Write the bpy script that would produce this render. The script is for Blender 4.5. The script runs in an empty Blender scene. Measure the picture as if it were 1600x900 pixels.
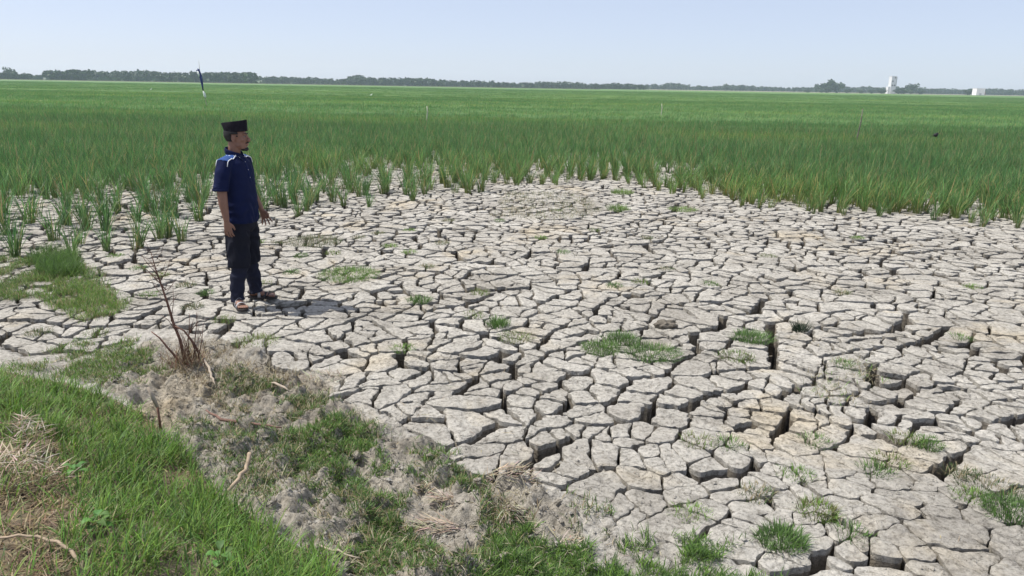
import bpy, bmesh, math, random
import numpy as np
from mathutils import Vector, Matrix
from mathutils.bvhtree import BVHTree

random.seed(11)
rng = np.random.default_rng(11)
SC = bpy.context.scene
COL = SC.collection
R = math.radians

# ------------------------------------------------------------------ camera
F_PX, CAM_H, PITCH, ROLL = 1160.0, 2.05, 15.25, 0.95
cam_data = bpy.data.cameras.new("camera")
cam = bpy.data.objects.new("camera", cam_data)
COL.objects.link(cam)
cam_data.sensor_width = 36.0
cam_data.lens = F_PX / 1600.0 * 36.0
cam_data.clip_start, cam_data.clip_end = 0.05, 6000.0
cam.matrix_world = (Matrix.Translation((0, 0, CAM_H)) @ Matrix.Rotation(R(90 - PITCH), 4, 'X')
                    @ Matrix.Rotation(R(ROLL), 4, 'Z'))
SC.camera = cam
CM = np.array(cam.matrix_world.to_3x3())

# ------------------------------------------------------------------ sky, sun, exposure
SUN_EL, SUN_BACK = 60.0, 8.0       # from the left, slightly beyond the man
sun_dir = Vector((-math.cos(R(SUN_EL)) * math.cos(R(SUN_BACK)),
                  math.cos(R(SUN_EL)) * math.sin(R(SUN_BACK)), math.sin(R(SUN_EL))))
world = bpy.data.worlds.new("World")
SC.world = world
world.use_nodes = True
wn, wl = world.node_tree.nodes, world.node_tree.links
bg = wn["Background"]
sky = wn.new("ShaderNodeTexSky")
sky.sky_type = 'NISHITA'
sky.sun_disc = False
sky.sun_elevation = R(SUN_EL)
sky.sun_rotation = R(-90 + SUN_BACK)
sky.altitude = 0
sky.air_density, sky.dust_density, sky.ozone_density = 0.6, 0.8, 6.0
wbal = wn.new("ShaderNodeMix"); wbal.data_type = 'RGBA'; wbal.blend_type = 'MULTIPLY'     # white balance of the whole sky
wbal.inputs[0].default_value = 1.0; wbal.inputs[7].default_value = (1.42, 1.13, 0.99, 1)
wl.new(sky.outputs[0], wbal.inputs[6]); veil = wn.new("ShaderNodeMix"); veil.data_type = 'RGBA'                                  # thin even veil of high cloud
veil.inputs[0].default_value = 0.62; veil.inputs[7].default_value = (3.8, 4.2, 5.0, 1)
wl.new(wbal.outputs[2], veil.inputs[6]); wl.new(veil.outputs[2], bg.inputs[0])
bg.inputs[1].default_value = 0.15
sun_data = bpy.data.lights.new("sun", 'SUN')
sun_data.energy = 5.0
sun_data.angle = R(0.55)
sun_data.color = (1.0, 0.95, 0.86)
sun = bpy.data.objects.new("sun", sun_data)
sun.rotation_euler = sun_dir.to_track_quat('Z', 'Y').to_euler()
sun.location = (-20, 5, 40)
COL.objects.link(sun)
SC.cycles.volume_bounces = 1
SC.view_settings.view_transform = 'Standard'
SC.view_settings.look = 'None'
SC.view_settings.gamma = 1.0
SC.view_settings.exposure = 0.25

# ------------------------------------------------------------------ where things stand
def ray(px, py):
    d = np.array([(px - 800) / F_PX, (450 - py) / F_PX, -1.0])
    return CM @ d
def at(px, py, z=0.0):
    """the place on a level z that the photograph shows at this pixel"""
    d = ray(px, py)
    t = (z - CAM_H) / d[2]
    return np.array([d[0] * t, d[1] * t, z])
def at_depth(px, Y):
    """x of a far thing standing Y metres ahead"""
    py = 120.5 + 0.0166 * px
    d = ray(px, py)
    return d[0] / d[1] * Y
def project(P):
    P = np.atleast_2d(P) - np.array([0, 0, CAM_H])
    c = P @ CM
    return np.stack([800 + F_PX * c[:, 0] / -c[:, 2], 450 - F_PX * c[:, 1] / -c[:, 2], -c[:, 2]], 1)

# ------------------------------------------------------------------ helpers
def hash2(ix, iy, seed=0):
    n = (ix.astype(np.int64) * 374761393 + iy.astype(np.int64) * 668265263 + seed * 1442695041) & 0xFFFFFFFF
    n = ((n ^ (n >> 13)) * 1274126177) & 0xFFFFFFFF
    n = n ^ (n >> 16)
    return (n & 0xFFFFFF) / float(0xFFFFFF)
def vnoise(x, y, seed=0):
    x = np.asarray(x, float); y = np.asarray(y, float)
    ix, iy = np.floor(x), np.floor(y)
    fx, fy = x - ix, y - iy
    fx = fx * fx * (3 - 2 * fx); fy = fy * fy * (3 - 2 * fy)
    a, b = hash2(ix, iy, seed), hash2(ix + 1, iy, seed)
    c, d = hash2(ix, iy + 1, seed), hash2(ix + 1, iy + 1, seed)
    return (a + (b - a) * fx) * (1 - fy) + (c + (d - c) * fx) * fy - 0.5
def fbm(x, y, oct=4, seed=0):
    s, a = 0.0, 1.0
    for k in range(oct):
        s = s + a * vnoise(x * 2 ** k, y * 2 ** k, seed + k)
        a *= 0.5
    return s
def smooth(t):
    t = np.clip(t, 0, 1)
    return t * t * (3 - 2 * t)
def in_poly(x, y, poly):
    x = np.asarray(x, float); y = np.asarray(y, float)
    inside = np.zeros(x.shape, bool)
    n = len(poly)
    for i in range(n):
        x0, y0 = poly[i]; x1, y1 = poly[(i + 1) % n]
        if y0 == y1: continue
        c = (y0 > y) != (y1 > y)
        inside ^= c & (x < (x1 - x0) * (y - y0) / (y1 - y0) + x0)
    return inside
def seg_dist(x, y, pts):
    d = np.full(np.shape(x), 1e9)
    for (x0, y0), (x1, y1) in zip(pts[:-1], pts[1:]):
        dx, dy = x1 - x0, y1 - y0
        t = np.clip(((x - x0) * dx + (y - y0) * dy) / (dx * dx + dy * dy + 1e-12), 0, 1)
        d = np.minimum(d, np.hypot(x - x0 - t * dx, y - y0 - t * dy))
    return d
def gpoly(pts, z=0.0):
    return [tuple(at(px, py, z)[:2]) for px, py in pts]

def raw_mesh(name, V, F, col=None, smooth_shade=False):
    """V (n,3); F list of index arrays of equal width, or a list of face lists"""
    me = bpy.data.meshes.new(name)
    V = np.asarray(V, np.float32)
    me.vertices.add(len(V)); me.vertices.foreach_set("co", V.ravel())
    if isinstance(F, tuple):
        blocks = [np.asarray(b, np.int32) for b in F if len(b)]
        loops = np.concatenate([b.ravel() for b in blocks])
        sizes = np.concatenate([np.full(len(b), b.shape[1], np.int32) for b in blocks])
    else:
        sizes = np.array([len(f) for f in F], np.int32)
        loops = np.array([i for f in F for i in f], np.int32)
    starts = np.concatenate([[0], np.cumsum(sizes)[:-1]]).astype(np.int32)
    me.loops.add(len(loops)); me.loops.foreach_set("vertex_index", loops)
    me.polygons.add(len(sizes)); me.polygons.foreach_set("loop_start", starts)
    me.polygons.foreach_set("loop_total", sizes)
    me.polygons.foreach_set("use_smooth", np.full(len(sizes), smooth_shade))
    if col is not None:
        a = me.color_attributes.new("Col", 'FLOAT_COLOR', 'POINT')
        c = np.ones((len(V), 4), np.float32); c[:, :3] = col
        a.data.foreach_set("color", c.ravel())
    me.update(calc_edges=True)
    return me
def obj(name, me, mat=None, parent=None):
    if mat is not None and not me.materials:
        me.materials.append(mat)
    o = bpy.data.objects.new(name, me)
    COL.objects.link(o)
    if parent is not None: o.parent = parent
    return o
def empty(name, loc=(0, 0, 0), rz=0.0):
    o = bpy.data.objects.new(name, None)
    o.empty_display_size = 0.1
    o.location = loc; o.rotation_euler = (0, 0, rz)
    COL.objects.link(o)
    return o
def tag(o, label=None, cat=None, group=None, kind=None):
    if label: o["label"] = label
    if cat: o["category"] = cat
    if group: o["group"] = group
    if kind: o["kind"] = kind
    return o

class MB:
    """collects simple shapes into one mesh"""
    def __init__(s): s.v, s.f, s.n = [], [], 0
    def add(s, V, F):
        s.v.append(np.asarray(V, float)); s.f += [[i + s.n for i in f] for f in F]; s.n += len(V)
    def box(s, lo, hi, M=None):
        x0, y0, z0 = lo; x1, y1, z1 = hi
        V = np.array([(x0, y0, z0), (x1, y0, z0), (x1, y1, z0), (x0, y1, z0), (x0, y0, z1), (x1, y0, z1), (x1, y1, z1), (x0, y1, z1)])
        if M is not None: V = np.array([M @ Vector(v) for v in V])
        s.add(V, [(3, 2, 1, 0), (4, 5, 6, 7), (0, 1, 5, 4), (1, 2, 6, 5), (2, 3, 7, 6), (3, 0, 4, 7)])
    def loft(s, rings):
        n = len(rings[0]); V = np.concatenate(rings); F = []
        for k in range(len(rings) - 1):
            for i in range(n):
                j = (i + 1) % n
                F.append((k * n + i, k * n + j, (k + 1) * n + j, (k + 1) * n + i))
        F.append(tuple(range(n))[::-1]); F.append(tuple((len(rings) - 1) * n + i for i in range(n)))
        s.add(V, F)
    def tube(s, pts, rad, n=8, ref=(1, 0, 0), cap=True, power=2.0):
        """pts along a path; rad per point: r or (a along ref, b across)"""
        P = [np.asarray(p, float) for p in pts]; rings = []
        for i, p in enumerate(P):
            t = P[min(i + 1, len(P) - 1)] - P[max(i - 1, 0)]
            t = t / (np.linalg.norm(t) + 1e-9)
            u = np.asarray(ref, float); u = u - t * (u @ t)
            if np.linalg.norm(u) < 1e-3:
                u = np.array([0, 1.0, 0.1]); u = u - t * (u @ t)
            u /= np.linalg.norm(u); w = np.cross(t, u)
            r = rad[i]; a, b = r if isinstance(r, (tuple, list)) else (r, r)
            th = np.linspace(0, 2 * math.pi, n, endpoint=False)
            c, sn = np.cos(th), np.sin(th)
            c = np.sign(c) * np.abs(c) ** (2 / power); sn = np.sign(sn) * np.abs(sn) ** (2 / power)
            rings.append(p + np.outer(c * a, u) + np.outer(sn * b, w))
        s.loft(rings)
    def ellipsoid(s, c, r, n=14, m=9, M=None):
        rings = []
        V = [np.array([0, 0, -1.0])]
        for k in range(1, m):
            a = -math.pi / 2 + math.pi * k / m
            for i in range(n):
                b = 2 * math.pi * i / n
                V.append(np.array([math.cos(a) * math.cos(b), math.cos(a) * math.sin(b), math.sin(a)]))
        V.append(np.array([0, 0, 1.0])); V = np.array(V) * np.asarray(r, float)
        if M is not None: V = np.array([M @ Vector(v) for v in V])
        V = V + np.asarray(c, float); F = []
        for i in range(n):
            j = (i + 1) % n
            F.append((0, 1 + j, 1 + i))
            for k in range(m - 2):
                F.append((1 + k * n + i, 1 + k * n + j, 1 + (k + 1) * n + j, 1 + (k + 1) * n + i))
            F.append((1 + (m - 2) * n + i, 1 + (m - 2) * n + j, len(V) - 1))
        s.add(V, F)
    def mesh(s, name, smooth_shade=True):
        return raw_mesh(name, np.concatenate(s.v), s.f, None, smooth_shade)
    def build(s, name, mat, parent=None, smooth_shade=True):
        return obj(name, s.mesh(name, smooth_shade), mat, parent)
    def remeshed(s, name, voxel, mat, parent=None, sm=3):
        """the union of the collected shapes as one continuous surface"""
        tmp = bpy.data.objects.new("tmp", s.mesh("tmp")); COL.objects.link(tmp)
        m = tmp.modifiers.new("r", 'REMESH'); m.mode = 'VOXEL'; m.voxel_size = voxel; m.use_smooth_shade = True
        if sm:
            q = tmp.modifiers.new("s", 'SMOOTH'); q.factor = 0.5; q.iterations = sm
        dg = bpy.context.evaluated_depsgraph_get()
        me = bpy.data.meshes.new_from_object(tmp.evaluated_get(dg))
        old = tmp.data
        bpy.data.objects.remove(tmp); bpy.data.meshes.remove(old)
        me.name = name; me.materials.clear()
        return obj(name, me, mat, parent)

# ------------------------------------------------------------------ materials
class NT:
    def __init__(s, name, rough=0.8, spec=0.3):
        s.m = bpy.data.materials.new(name); s.m.use_nodes = True
        s.t = s.m.node_tree; s.n = s.t.nodes; s.p = s.n["Principled BSDF"]
        s.p.inputs["Roughness"].default_value = rough
        s.p.inputs["Specular IOR Level"].default_value = spec
        s.geo = s.n.new("ShaderNodeNewGeometry")
        s.pos = s.geo.outputs["Position"]
    def link(s, a, b): s.t.links.new(a, b)
    def noise(s, scale, detail=4, rough=0.6, vec=None, dist=0.0):
        n = s.n.new("ShaderNodeTexNoise"); n.inputs["Scale"].default_value = scale
        n.inputs["Detail"].default_value = detail; n.inputs["Roughness"].default_value = rough
        n.inputs["Distortion"].default_value = dist
        s.link(vec or s.pos, n.inputs["Vector"]); return n.outputs["Fac"]
    def ramp(s, fac, stops):
        r = s.n.new("ShaderNodeValToRGB"); e = r.color_ramp.elements
        while len(e) < len(stops): e.new(0.5)
        for k, (p, c) in enumerate(stops):
            e[k].position = p; e[k].color = (*c, 1) if len(c) == 3 else c
        s.link(fac, r.inputs[0]); return r.outputs[0]
    def mix(s, fac, a, b, mode='MIX'):
        m = s.n.new("ShaderNodeMix"); m.data_type = 'RGBA'; m.blend_type = mode
        for sock, v in ((m.inputs[0], fac), (m.inputs[6], a), (m.inputs[7], b)):
            if isinstance(v, (int, float)): sock.default_value = v
            elif isinstance(v, tuple): sock.default_value = (*v, 1)
            else: s.link(v, sock)
        return m.outputs[2]
    def math(s, op, a, b=0.0):
        m = s.n.new("ShaderNodeMath"); m.operation = op
        for sock, v in ((m.inputs[0], a), (m.inputs[1], b)):
            if isinstance(v, (int, float)): sock.default_value = v
            else: s.link(v, sock)
        return m.outputs[0]
    def attr(s, name="Col"):
        a = s.n.new("ShaderNodeAttribute"); a.attribute_name = name; return a.outputs["Color"]
    def bump(s, h, strength=0.5, dist=0.01, prev=None):
        b = s.n.new("ShaderNodeBump"); b.inputs["Strength"].default_value = strength
        b.inputs["Distance"].default_value = dist; s.link(h, b.inputs["Height"])
        if prev is not None: s.link(prev, b.inputs["Normal"])
        return b.outputs[0]
    def color(s, c): s.link(c, s.p.inputs["Base Color"]) if not isinstance(c, tuple) else setattr(s.p.inputs["Base Color"], "default_value", (*c, 1))
    def normal(s, nrm): s.link(nrm, s.p.inputs["Normal"])
    def translucent(s, colr, fac):
        tr = s.n.new("ShaderNodeBsdfTranslucent"); mx = s.n.new("ShaderNodeMixShader")
        s.link(colr, tr.inputs[0]); mx.inputs[0].default_value = fac
        s.link(s.p.outputs[0], mx.inputs[1]); s.link(tr.outputs[0], mx.inputs[2])
        s.link(mx.outputs[0], s.n["Material Output"].inputs["Surface"])

def mat_plain(name, c, rough=0.8, spec=0.3, var=0.15, scale=20.0, bump=0.0, bscale=200.0):
    t = NT(name, rough, spec)
    n = t.noise(scale, 3)
    lo = tuple(x * (1 - var) for x in c); hi = tuple(min(1, x * (1 + var)) for x in c)
    t.color(t.ramp(n, [(0.3, lo), (0.7, hi)]))
    if bump: t.normal(t.bump(t.noise(bscale, 3), bump, 0.003))
    return t.m

def soil_nodes(t):
    """grey dried clay with buff stains, pale crust and small dark crumbs"""
    n1 = t.noise(1.1, 5, 0.6)
    base = t.ramp(n1, [(0.30, (0.305, 0.286, 0.255)), (0.5, (0.418, 0.398, 0.360)), (0.72, (0.500, 0.480, 0.440))])
    stain = t.ramp(t.noise(0.75, 4, 0.65, dist=0.6), [(0.55, (0, 0, 0)), (0.68, (1, 1, 1))])
    base = t.mix(t.math('MULTIPLY', stain, 0.6), base, (0.490, 0.415, 0.295))
    fine = t.ramp(t.noise(34, 5, 0.7), [(0.36, (0.58, 0.57, 0.55)), (0.50, (1.0, 1.0, 1.0)), (0.66, (1.20, 1.19, 1.18))])
    base = t.mix(1.0, base, fine, 'MULTIPLY')
    mott = t.ramp(t.noise(7.5, 6, 0.75), [(0.36, (0.74, 0.735, 0.73)), (0.50, (1.0, 1.0, 1.0)), (0.66, (1.12, 1.12, 1.11))])
    base = t.mix(1.0, base, mott, 'MULTIPLY')
    crumbs = t.ramp(t.noise(120, 3, 0.6), [(0.30, (0.55, 0.53, 0.5)), (0.40, (1, 1, 1))])
    return t.mix(0.8, base, crumbs, 'MULTIPLY')
def soil_bump(t, k=1.0):
    n2 = t.bump(t.noise(16, 6, 0.75), 0.6 * k, 0.03)
    v = t.n.new("ShaderNodeTexVoronoi"); v.feature = 'DISTANCE_TO_EDGE'; v.inputs["Scale"].default_value = 11.0
    add = t.n.new("ShaderNodeVectorMath"); add.operation = 'ADD'
    nz = t.n.new("ShaderNodeTexNoise"); nz.inputs["Scale"].default_value = 9.0; nz.inputs["Detail"].default_value = 4
    t.link(t.pos, nz.inputs["Vector"])
    sc = t.n.new("ShaderNodeVectorMath"); sc.operation = 'SCALE'; sc.inputs["Scale"].default_value = 0.09
    t.link(nz.outputs["Color"], sc.inputs[0]); t.link(t.pos, add.inputs[0]); t.link(sc.outputs[0], add.inputs[1])
    t.link(add.outputs[0], v.inputs["Vector"])
    gate = t.ramp(t.noise(2.3, 2), [(0.45, (1, 1, 1)), (0.6, (0, 0, 0))])
    line = t.ramp(v.outputs["Distance"], [(0.0, (0, 0, 0)), (0.05, (1, 1, 1))])
    n3 = t.bump(t.math('MAXIMUM', line, gate), 0.8 * k, 0.012, n2)
    return t.bump(t.noise(70, 5, 0.75), 0.9 * k, 0.014, n3)

t = NT("dried_mud", 0.95, 0.1); t.color(soil_nodes(t)); t.normal(soil_bump(t)); MUD = t.m
t = NT("crack_shade_clay", 0.9, 0.15); t.color(t.mix(1.0, soil_nodes(t), (.58, .55, .52), "MULTIPLY")); t.normal(soil_bump(t)); CRACK_SHADE = t.m  # same clay darkened: crack shade painted into the lower plate walls
t = NT("soil", 0.95, 0.1)
t.color(t.mix(1.0, soil_nodes(t), t.attr(), 'MULTIPLY')); t.normal(soil_bump(t)); SOIL = t.m

def mat_leaf(name, fac=0.35, var=0.2, rough=0.55, patches=False):
    """blade colour from the mesh, varied from plant to plant"""
    t = NT(name, rough, 0.35)
    oi = t.n.new("ShaderNodeObjectInfo")
    k = t.ramp(oi.outputs["Random"], [(0.0, (1 - var, 1 - var * 0.8, 1 - var)), (1.0, (1 + var, 1 + var * 0.7, 1 + var * 0.4))])
    c = t.mix(1.0, t.attr(), k, 'MULTIPLY')
    if patches:
        mp = t.n.new("ShaderNodeMapping"); mp.inputs["Scale"].default_value = (0.035, 0.10, 0.0)
        t.link(t.pos, mp.inputs[0])
        n = t.noise(1.0, 3, 0.55, mp.outputs[0])
        c = t.mix(1.0, c, t.ramp(n, [(0.32, (0.74, 0.84, 0.80)), (0.5, (1, 1, 1)), (0.66, (1.50, 1.26, 1.05))]), 'MULTIPLY')
    t.color(c); t.translucent(c, fac)
    return t.m
RICE = mat_leaf("rice_leaf", 0.45, 0.16, 0.5, True)
GRASS = mat_leaf("grass_leaf", 0.35, 0.14)
STRAW = mat_leaf("dry_straw", 0.15, 0.1, 0.8)
TREE = mat_leaf("tree_leaf", 0.1, 0.25, 0.6)

# ------------------------------------------------------------------ terrain
A_GRASS = [(-500, 560), (0, 578), (110, 602), (225, 645), (290, 700), (340, 770), (430, 830), (520, 890), (560, 980), (560, 1300), (-700, 1300)]
A_W = gpoly(A_GRASS)
PLATES = [(-700, 520), (-100, 535), (60, 560), (140, 545), (230, 505), (320, 515), (430, 550), (520, 600), (610, 672), (720, 690),
          (790, 750), (860, 775), (960, 810), (1090, 832), (1200, 850), (1250, 905), (1290, 1020), (2100, 1020), (2600, 700), (2600, 262), (1600, 262), (800, 240), (0, 262), (-900, 262)]
P_W = gpoly(PLATES)
RICE_LINE = [(-600, 425), (0, 400), (60, 402), (140, 394), (240, 386), (310, 374), (400, 356), (440, 345), (540, 331), (640, 316), (720, 303),
             (800, 296), (900, 287), (960, 285), (1030, 300), (1120, 317), (1200, 327), (1290, 338), (1400, 345), (1520, 353), (1600, 358), (2300, 390)]
RL = np.array([at(px, py)[:2] for px, py in RICE_LINE])
R_W = [tuple(p) for p in RL] + [(700, 900), (-700, 900)]
CLODS = gpoly([(150, 600), (230, 530), (330, 525), (450, 560), (530, 610), (600, 680), (720, 700), (800, 750), (900, 800), (960, 980), (540, 980), (520, 880), (420, 820), (330, 760), (280, 690), (220, 640)])

CARVED = [([(1440, 770), (1455, 745), (1475, 728), (1500, 706)], .055), ([(1500, 708), (1545, 692), (1600, 700)], .02),
          ([(1440, 770), (1400, 757)], .012), ([(1268, 888), (1300, 880), (1332, 868), (1346, 874), (1388, 864)], .060),
          ([(1250, 848), (1280, 866), (1300, 880)], .022), ([(1386, 868), (1430, 890), (1480, 910)], .018),
          ([(1036, 690), (1052, 732), (1100, 744), (1140, 739), (1172, 735), (1178, 727)], .055),
          ([(1238, 728), (1258, 757), (1285, 776), (1300, 812), (1320, 818)], .04), ([(1262, 760), (1300, 763)], .012),
          ([(1296, 760), (1299, 745), (1305, 730)], .035), ([(1302, 745), (1342, 760)], .014), ([(1341, 780), (1346, 758), (1350, 738)], .035),
          ([(1204, 780), (1224, 800), (1232, 822)], .032), ([(1225, 800), (1262, 780)], .012), ([(1210, 684), (1222, 668), (1234, 652)], .04),
          ([(1505, 788), (1525, 810), (1542, 820), (1590, 817)], .03), ([(1448, 770), (1490, 795), (1505, 790)], .016),
          ([(820, 728), (850, 706), (905, 684)], .055), ([(905, 684), (960, 690), (1036, 690)], .012), ([(1350, 660), (1300, 700)], .012),
          ([(1390, 735), (1440, 765)], .01), ([(1560, 770), (1600, 760)], .014), ([(1100, 744), (1115, 775)], .012), ([(1180, 727), (1238, 728)], .008)]
CARVED += [([(1036, 690), (990, 705), (955, 730), (905, 742)], .02), ([(1150, 800), (1204, 780)], .015), ([(1232, 822), (1250, 848)], .02), ([(1480, 910), (1540, 930)], .015),
           ([(1590, 817), (1660, 822)], .03), ([(1390, 735), (1350, 738)], .012), ([(1320, 818), (1360, 840), (1388, 864)], .015), ([(1600, 700), (1680, 715)], .025), ([(1180, 727), (1215, 700), (1210, 684)], .012),
           ([(1388, 864), (1450, 850), (1520, 860)], .012), ([(1100, 830), (1150, 800)], .010), ([(1500, 706), (1530, 680), (1545, 660)], .025), ([(1300, 812), (1240, 805)], .012)]
CARVED = [(p, w * 1.15) for p, w in CARVED] + [(p, w) for w, L_ in (
  (.050, [[(736, 560), (807, 570), (810, 597)], [(620, 560), (628, 571), (719, 580), (733, 563)], [(719, 610), (739, 596)], [(753, 643), (790, 633)], [(739, 686), (783, 663)], [(868, 647), (891, 630), (871, 596)],
          [(1010, 650), (1016, 634), (1070, 640), (1114, 614), (1171, 599)], [(1090, 648), (1141, 647), (1144, 620)], [(1242, 630), (1310, 653), (1357, 652), (1371, 633), (1438, 606)], [(1330, 620), (1350, 613), (1364, 596), (1361, 570)],
          [(1536, 668), (1600, 650), (1680, 640)], [(1099, 517), (1131, 494), (1185, 489), (1193, 469)], [(1060, 567), (1094, 543), (1080, 523)], [(1202, 506), (1209, 536), (1212, 572)], [(1344, 526), (1418, 503), (1415, 486)], [(1411, 543), (1465, 520)],
          [(1388, 401), (1415, 395), (1496, 388)], [(338, 527), (358, 506)], [(599, 432), (631, 423), (682, 425)], [(682, 482), (739, 472), (763, 462)], [(1509, 530), (1523, 550), (1567, 570), (1573, 596)]]),
  (.028, [[(419, 469), (466, 482), (507, 462)], [(783, 626), (790, 609), (810, 597)], [(878, 668), (895, 660), (955, 663)], [(827, 620), (864, 599)], [(1148, 648), (1192, 658)], [(1161, 616), (1222, 621), (1259, 599)], [(1259, 615), (1330, 620)], [(1364, 657), (1435, 668), (1465, 655), (1489, 670)],
          [(1438, 606), (1567, 603)], [(672, 536), (679, 509), (720, 513)], [(800, 550), (844, 536), (837, 567)], [(1121, 581), (1209, 572)], [(1296, 553), (1371, 543)], [(1327, 472), (1394, 476), (1418, 489)], [(1465, 560), (1516, 550)], [(1530, 600), (1620, 597)],
          [(20, 500), (68, 503), (111, 510), (203, 506), (250, 482)], [(236, 449), (294, 432), (355, 425)], [(449, 524), (486, 516)], [(844, 536), (864, 516), (891, 503)], [(932, 489), (949, 469)], [(857, 469), (888, 455)], [(500, 560), (560, 540), (610, 530)], [(960, 620), (985, 590), (1010, 585)]])) for p in L_]

# the crack network: one seed per plate on a jittered grid, paired seeds along the deep cracks
def warp(x, y):
    return (x + 0.14 * vnoise(x * 2.2, y * 2.2, 5) + 0.05 * vnoise(x * 7, y * 7, 6) + 0.030 * vnoise(x * 17, y * 17, 16) + 0.012 * vnoise(x * 43, y * 43, 26),
            y + 0.14 * vnoise(x * 2.2, y * 2.2, 7) + 0.05 * vnoise(x * 7, y * 7, 8) + 0.030 * vnoise(x * 17, y * 17, 18) + 0.012 * vnoise(x * 43, y * 43, 28))
def unwarp(x, y):
    ux, uy = x, y
    for _ in range(4):
        qx, qy = warp(ux, uy); ux, uy = ux + x - qx, uy + y - qy
    return ux, uy
S = 0.36
GX0, GY0, GNX, GNY = -11.0, 2.2, 84, 46
seeds, side = [], []                       # side: (crack, which side, width) for the paired seeds
LINES = []
for k, (pts_, w) in enumerate(CARVED):
    P = np.array(gpoly(pts_)); P = np.stack(unwarp(P[:, 0], P[:, 1]), 1); LINES.append([tuple(p) for p in P])
    for a, b in zip(P[:-1], P[1:]):
        L = np.linalg.norm(b - a); n = max(1, round(L / 0.17)); nr = np.array([-(b - a)[1], (b - a)[0]]) / (L + 1e-9)
        for q_ in range(n):
            t = (q_ + 0.5) / n + random.uniform(-.15, .15) / n; off = random.uniform(.085, .14); c_ = a + (b - a) * t
            for sg in (-1, 1):
                p = c_ + nr * off * sg
                if all((p[0] - o[0]) ** 2 + (p[1] - o[1]) ** 2 > .006 for o in seeds[-60:]) : seeds.append((p[0], p[1])); side.append((k, sg, w))
for i in range(GNX):
    for j in range(GNY):
        if random.random() < 0.24: continue
        x = GX0 + (i + 0.5 + random.uniform(-.46, .46)) * S; y = GY0 + (j + 0.5 + random.uniform(-.46, .46)) * S
        d_ = min(float(seg_dist(np.array(x), np.array(y), L)) for L in LINES)
        if d_ > 0.20: seeds.append((x, y)); side.append(None)
SX = np.array(seeds); WX = np.stack(warp(SX[:, 0], SX[:, 1]), 1)
kept = in_poly(WX[:, 0], WX[:, 1], P_W)
from mathutils.kdtree import KDTree
KD = KDTree(len(SX))
for k, p in enumerate(SX): KD.insert((p[0], p[1], 0), k)
KD.balance()
def nearest_kept(x, y):
    """does this spot lie in a plate's cell"""
    ux, uy = unwarp(x, y); f = KD.find
    return kept[np.fromiter((f((a, b, 0.0))[1] for a, b in zip(ux.tolist(), uy.tolist())), int, len(ux))] if len(ux) else np.zeros(0, bool)
def bank(x, y):
    """the grassy bank the photographer stands on"""
    d = seg_dist(x, y, A_W[:-2]); inside = in_poly(x, y, A_W)
    return np.where(inside, 0.26 * smooth(d / 0.9), 0.0) + 0.10 * smooth((3.15 - y) / 0.8) * smooth((1.2 - x) / 1.5)
def surface(x, y):
    """ground level without the cracks"""
    x = np.asarray(x, float); y = np.asarray(y, float)
    dist = np.hypot(x, y)
    near = smooth((9.0 - dist) / 4.0)
    z = bank(x, y)
    cl = in_poly(x, y, CLODS).astype(float)
    rough = 0.026 + 0.085 * cl
    z = z + near * rough * (np.abs(fbm(x * 5.5, y * 5.5, 4, 21)) * 1.5 - 0.35) + near * (0.016 + 0.012 * cl) * fbm(x * 24, y * 24, 3, 31) - near * cl * 0.05 * np.abs(fbm(x * 11, y * 11, 3, 33))
    z = z + near * 0.02 * fbm(x * 1.3, y * 1.3, 2, 41)
    return z
def plate_level(x, y):
    return 0.014 * fbm(x * 1.3, y * 1.3, 2, 41) + 0.010 * fbm(x * 5.5, y * 5.5, 2, 21)
DEPTH = 0.34
def ground_z(x, y, floor=True):
    z = surface(x, y)
    near = np.hypot(x, y) < 5.2
    if near.any():
        xx, yy = x[near], y[near]; zz = z[near]
        # hair cracks and lifted flakes of crust
        s2 = 0.17; u, v = xx + 0.05 * vnoise(xx * 8, yy * 8, 61), yy + 0.05 * vnoise(xx * 8, yy * 8, 62)
        ci, cj = np.floor(u / s2), np.floor(v / s2); f1 = np.full(xx.shape, 9.0); f2 = f1.copy()
        for a in (-1, 0, 1):
            for b in (-1, 0, 1):
                px = (ci + a + 0.1 + 0.8 * hash2(ci + a, cj + b, 71)) * s2; py = (cj + b + 0.1 + 0.8 * hash2(ci + a, cj + b, 72)) * s2
                d = np.hypot(px - u, py - v); f2 = np.minimum(f2, np.maximum(f1, d)); f1 = np.minimum(f1, d)
        gate = smooth((vnoise(xx * 1.9, yy * 1.9, 73) + 0.22) / 0.2) * (~in_poly(xx, yy, A_W))
        zz = zz - 0.018 * gate * smooth((0.017 - (f2 - f1)) / 0.013)
        z[near] = zz
    if floor:
        reg = (y > 2.4) & (y < GY0 + S * GNY) & (np.abs(x) < 22)
        k = np.zeros(x.shape, bool); k[reg] = nearest_kept(x[reg], y[reg])
        z = np.where(k, -DEPTH + 0.03 * vnoise(x * 6, y * 6, 81), z)
    return z

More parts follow.
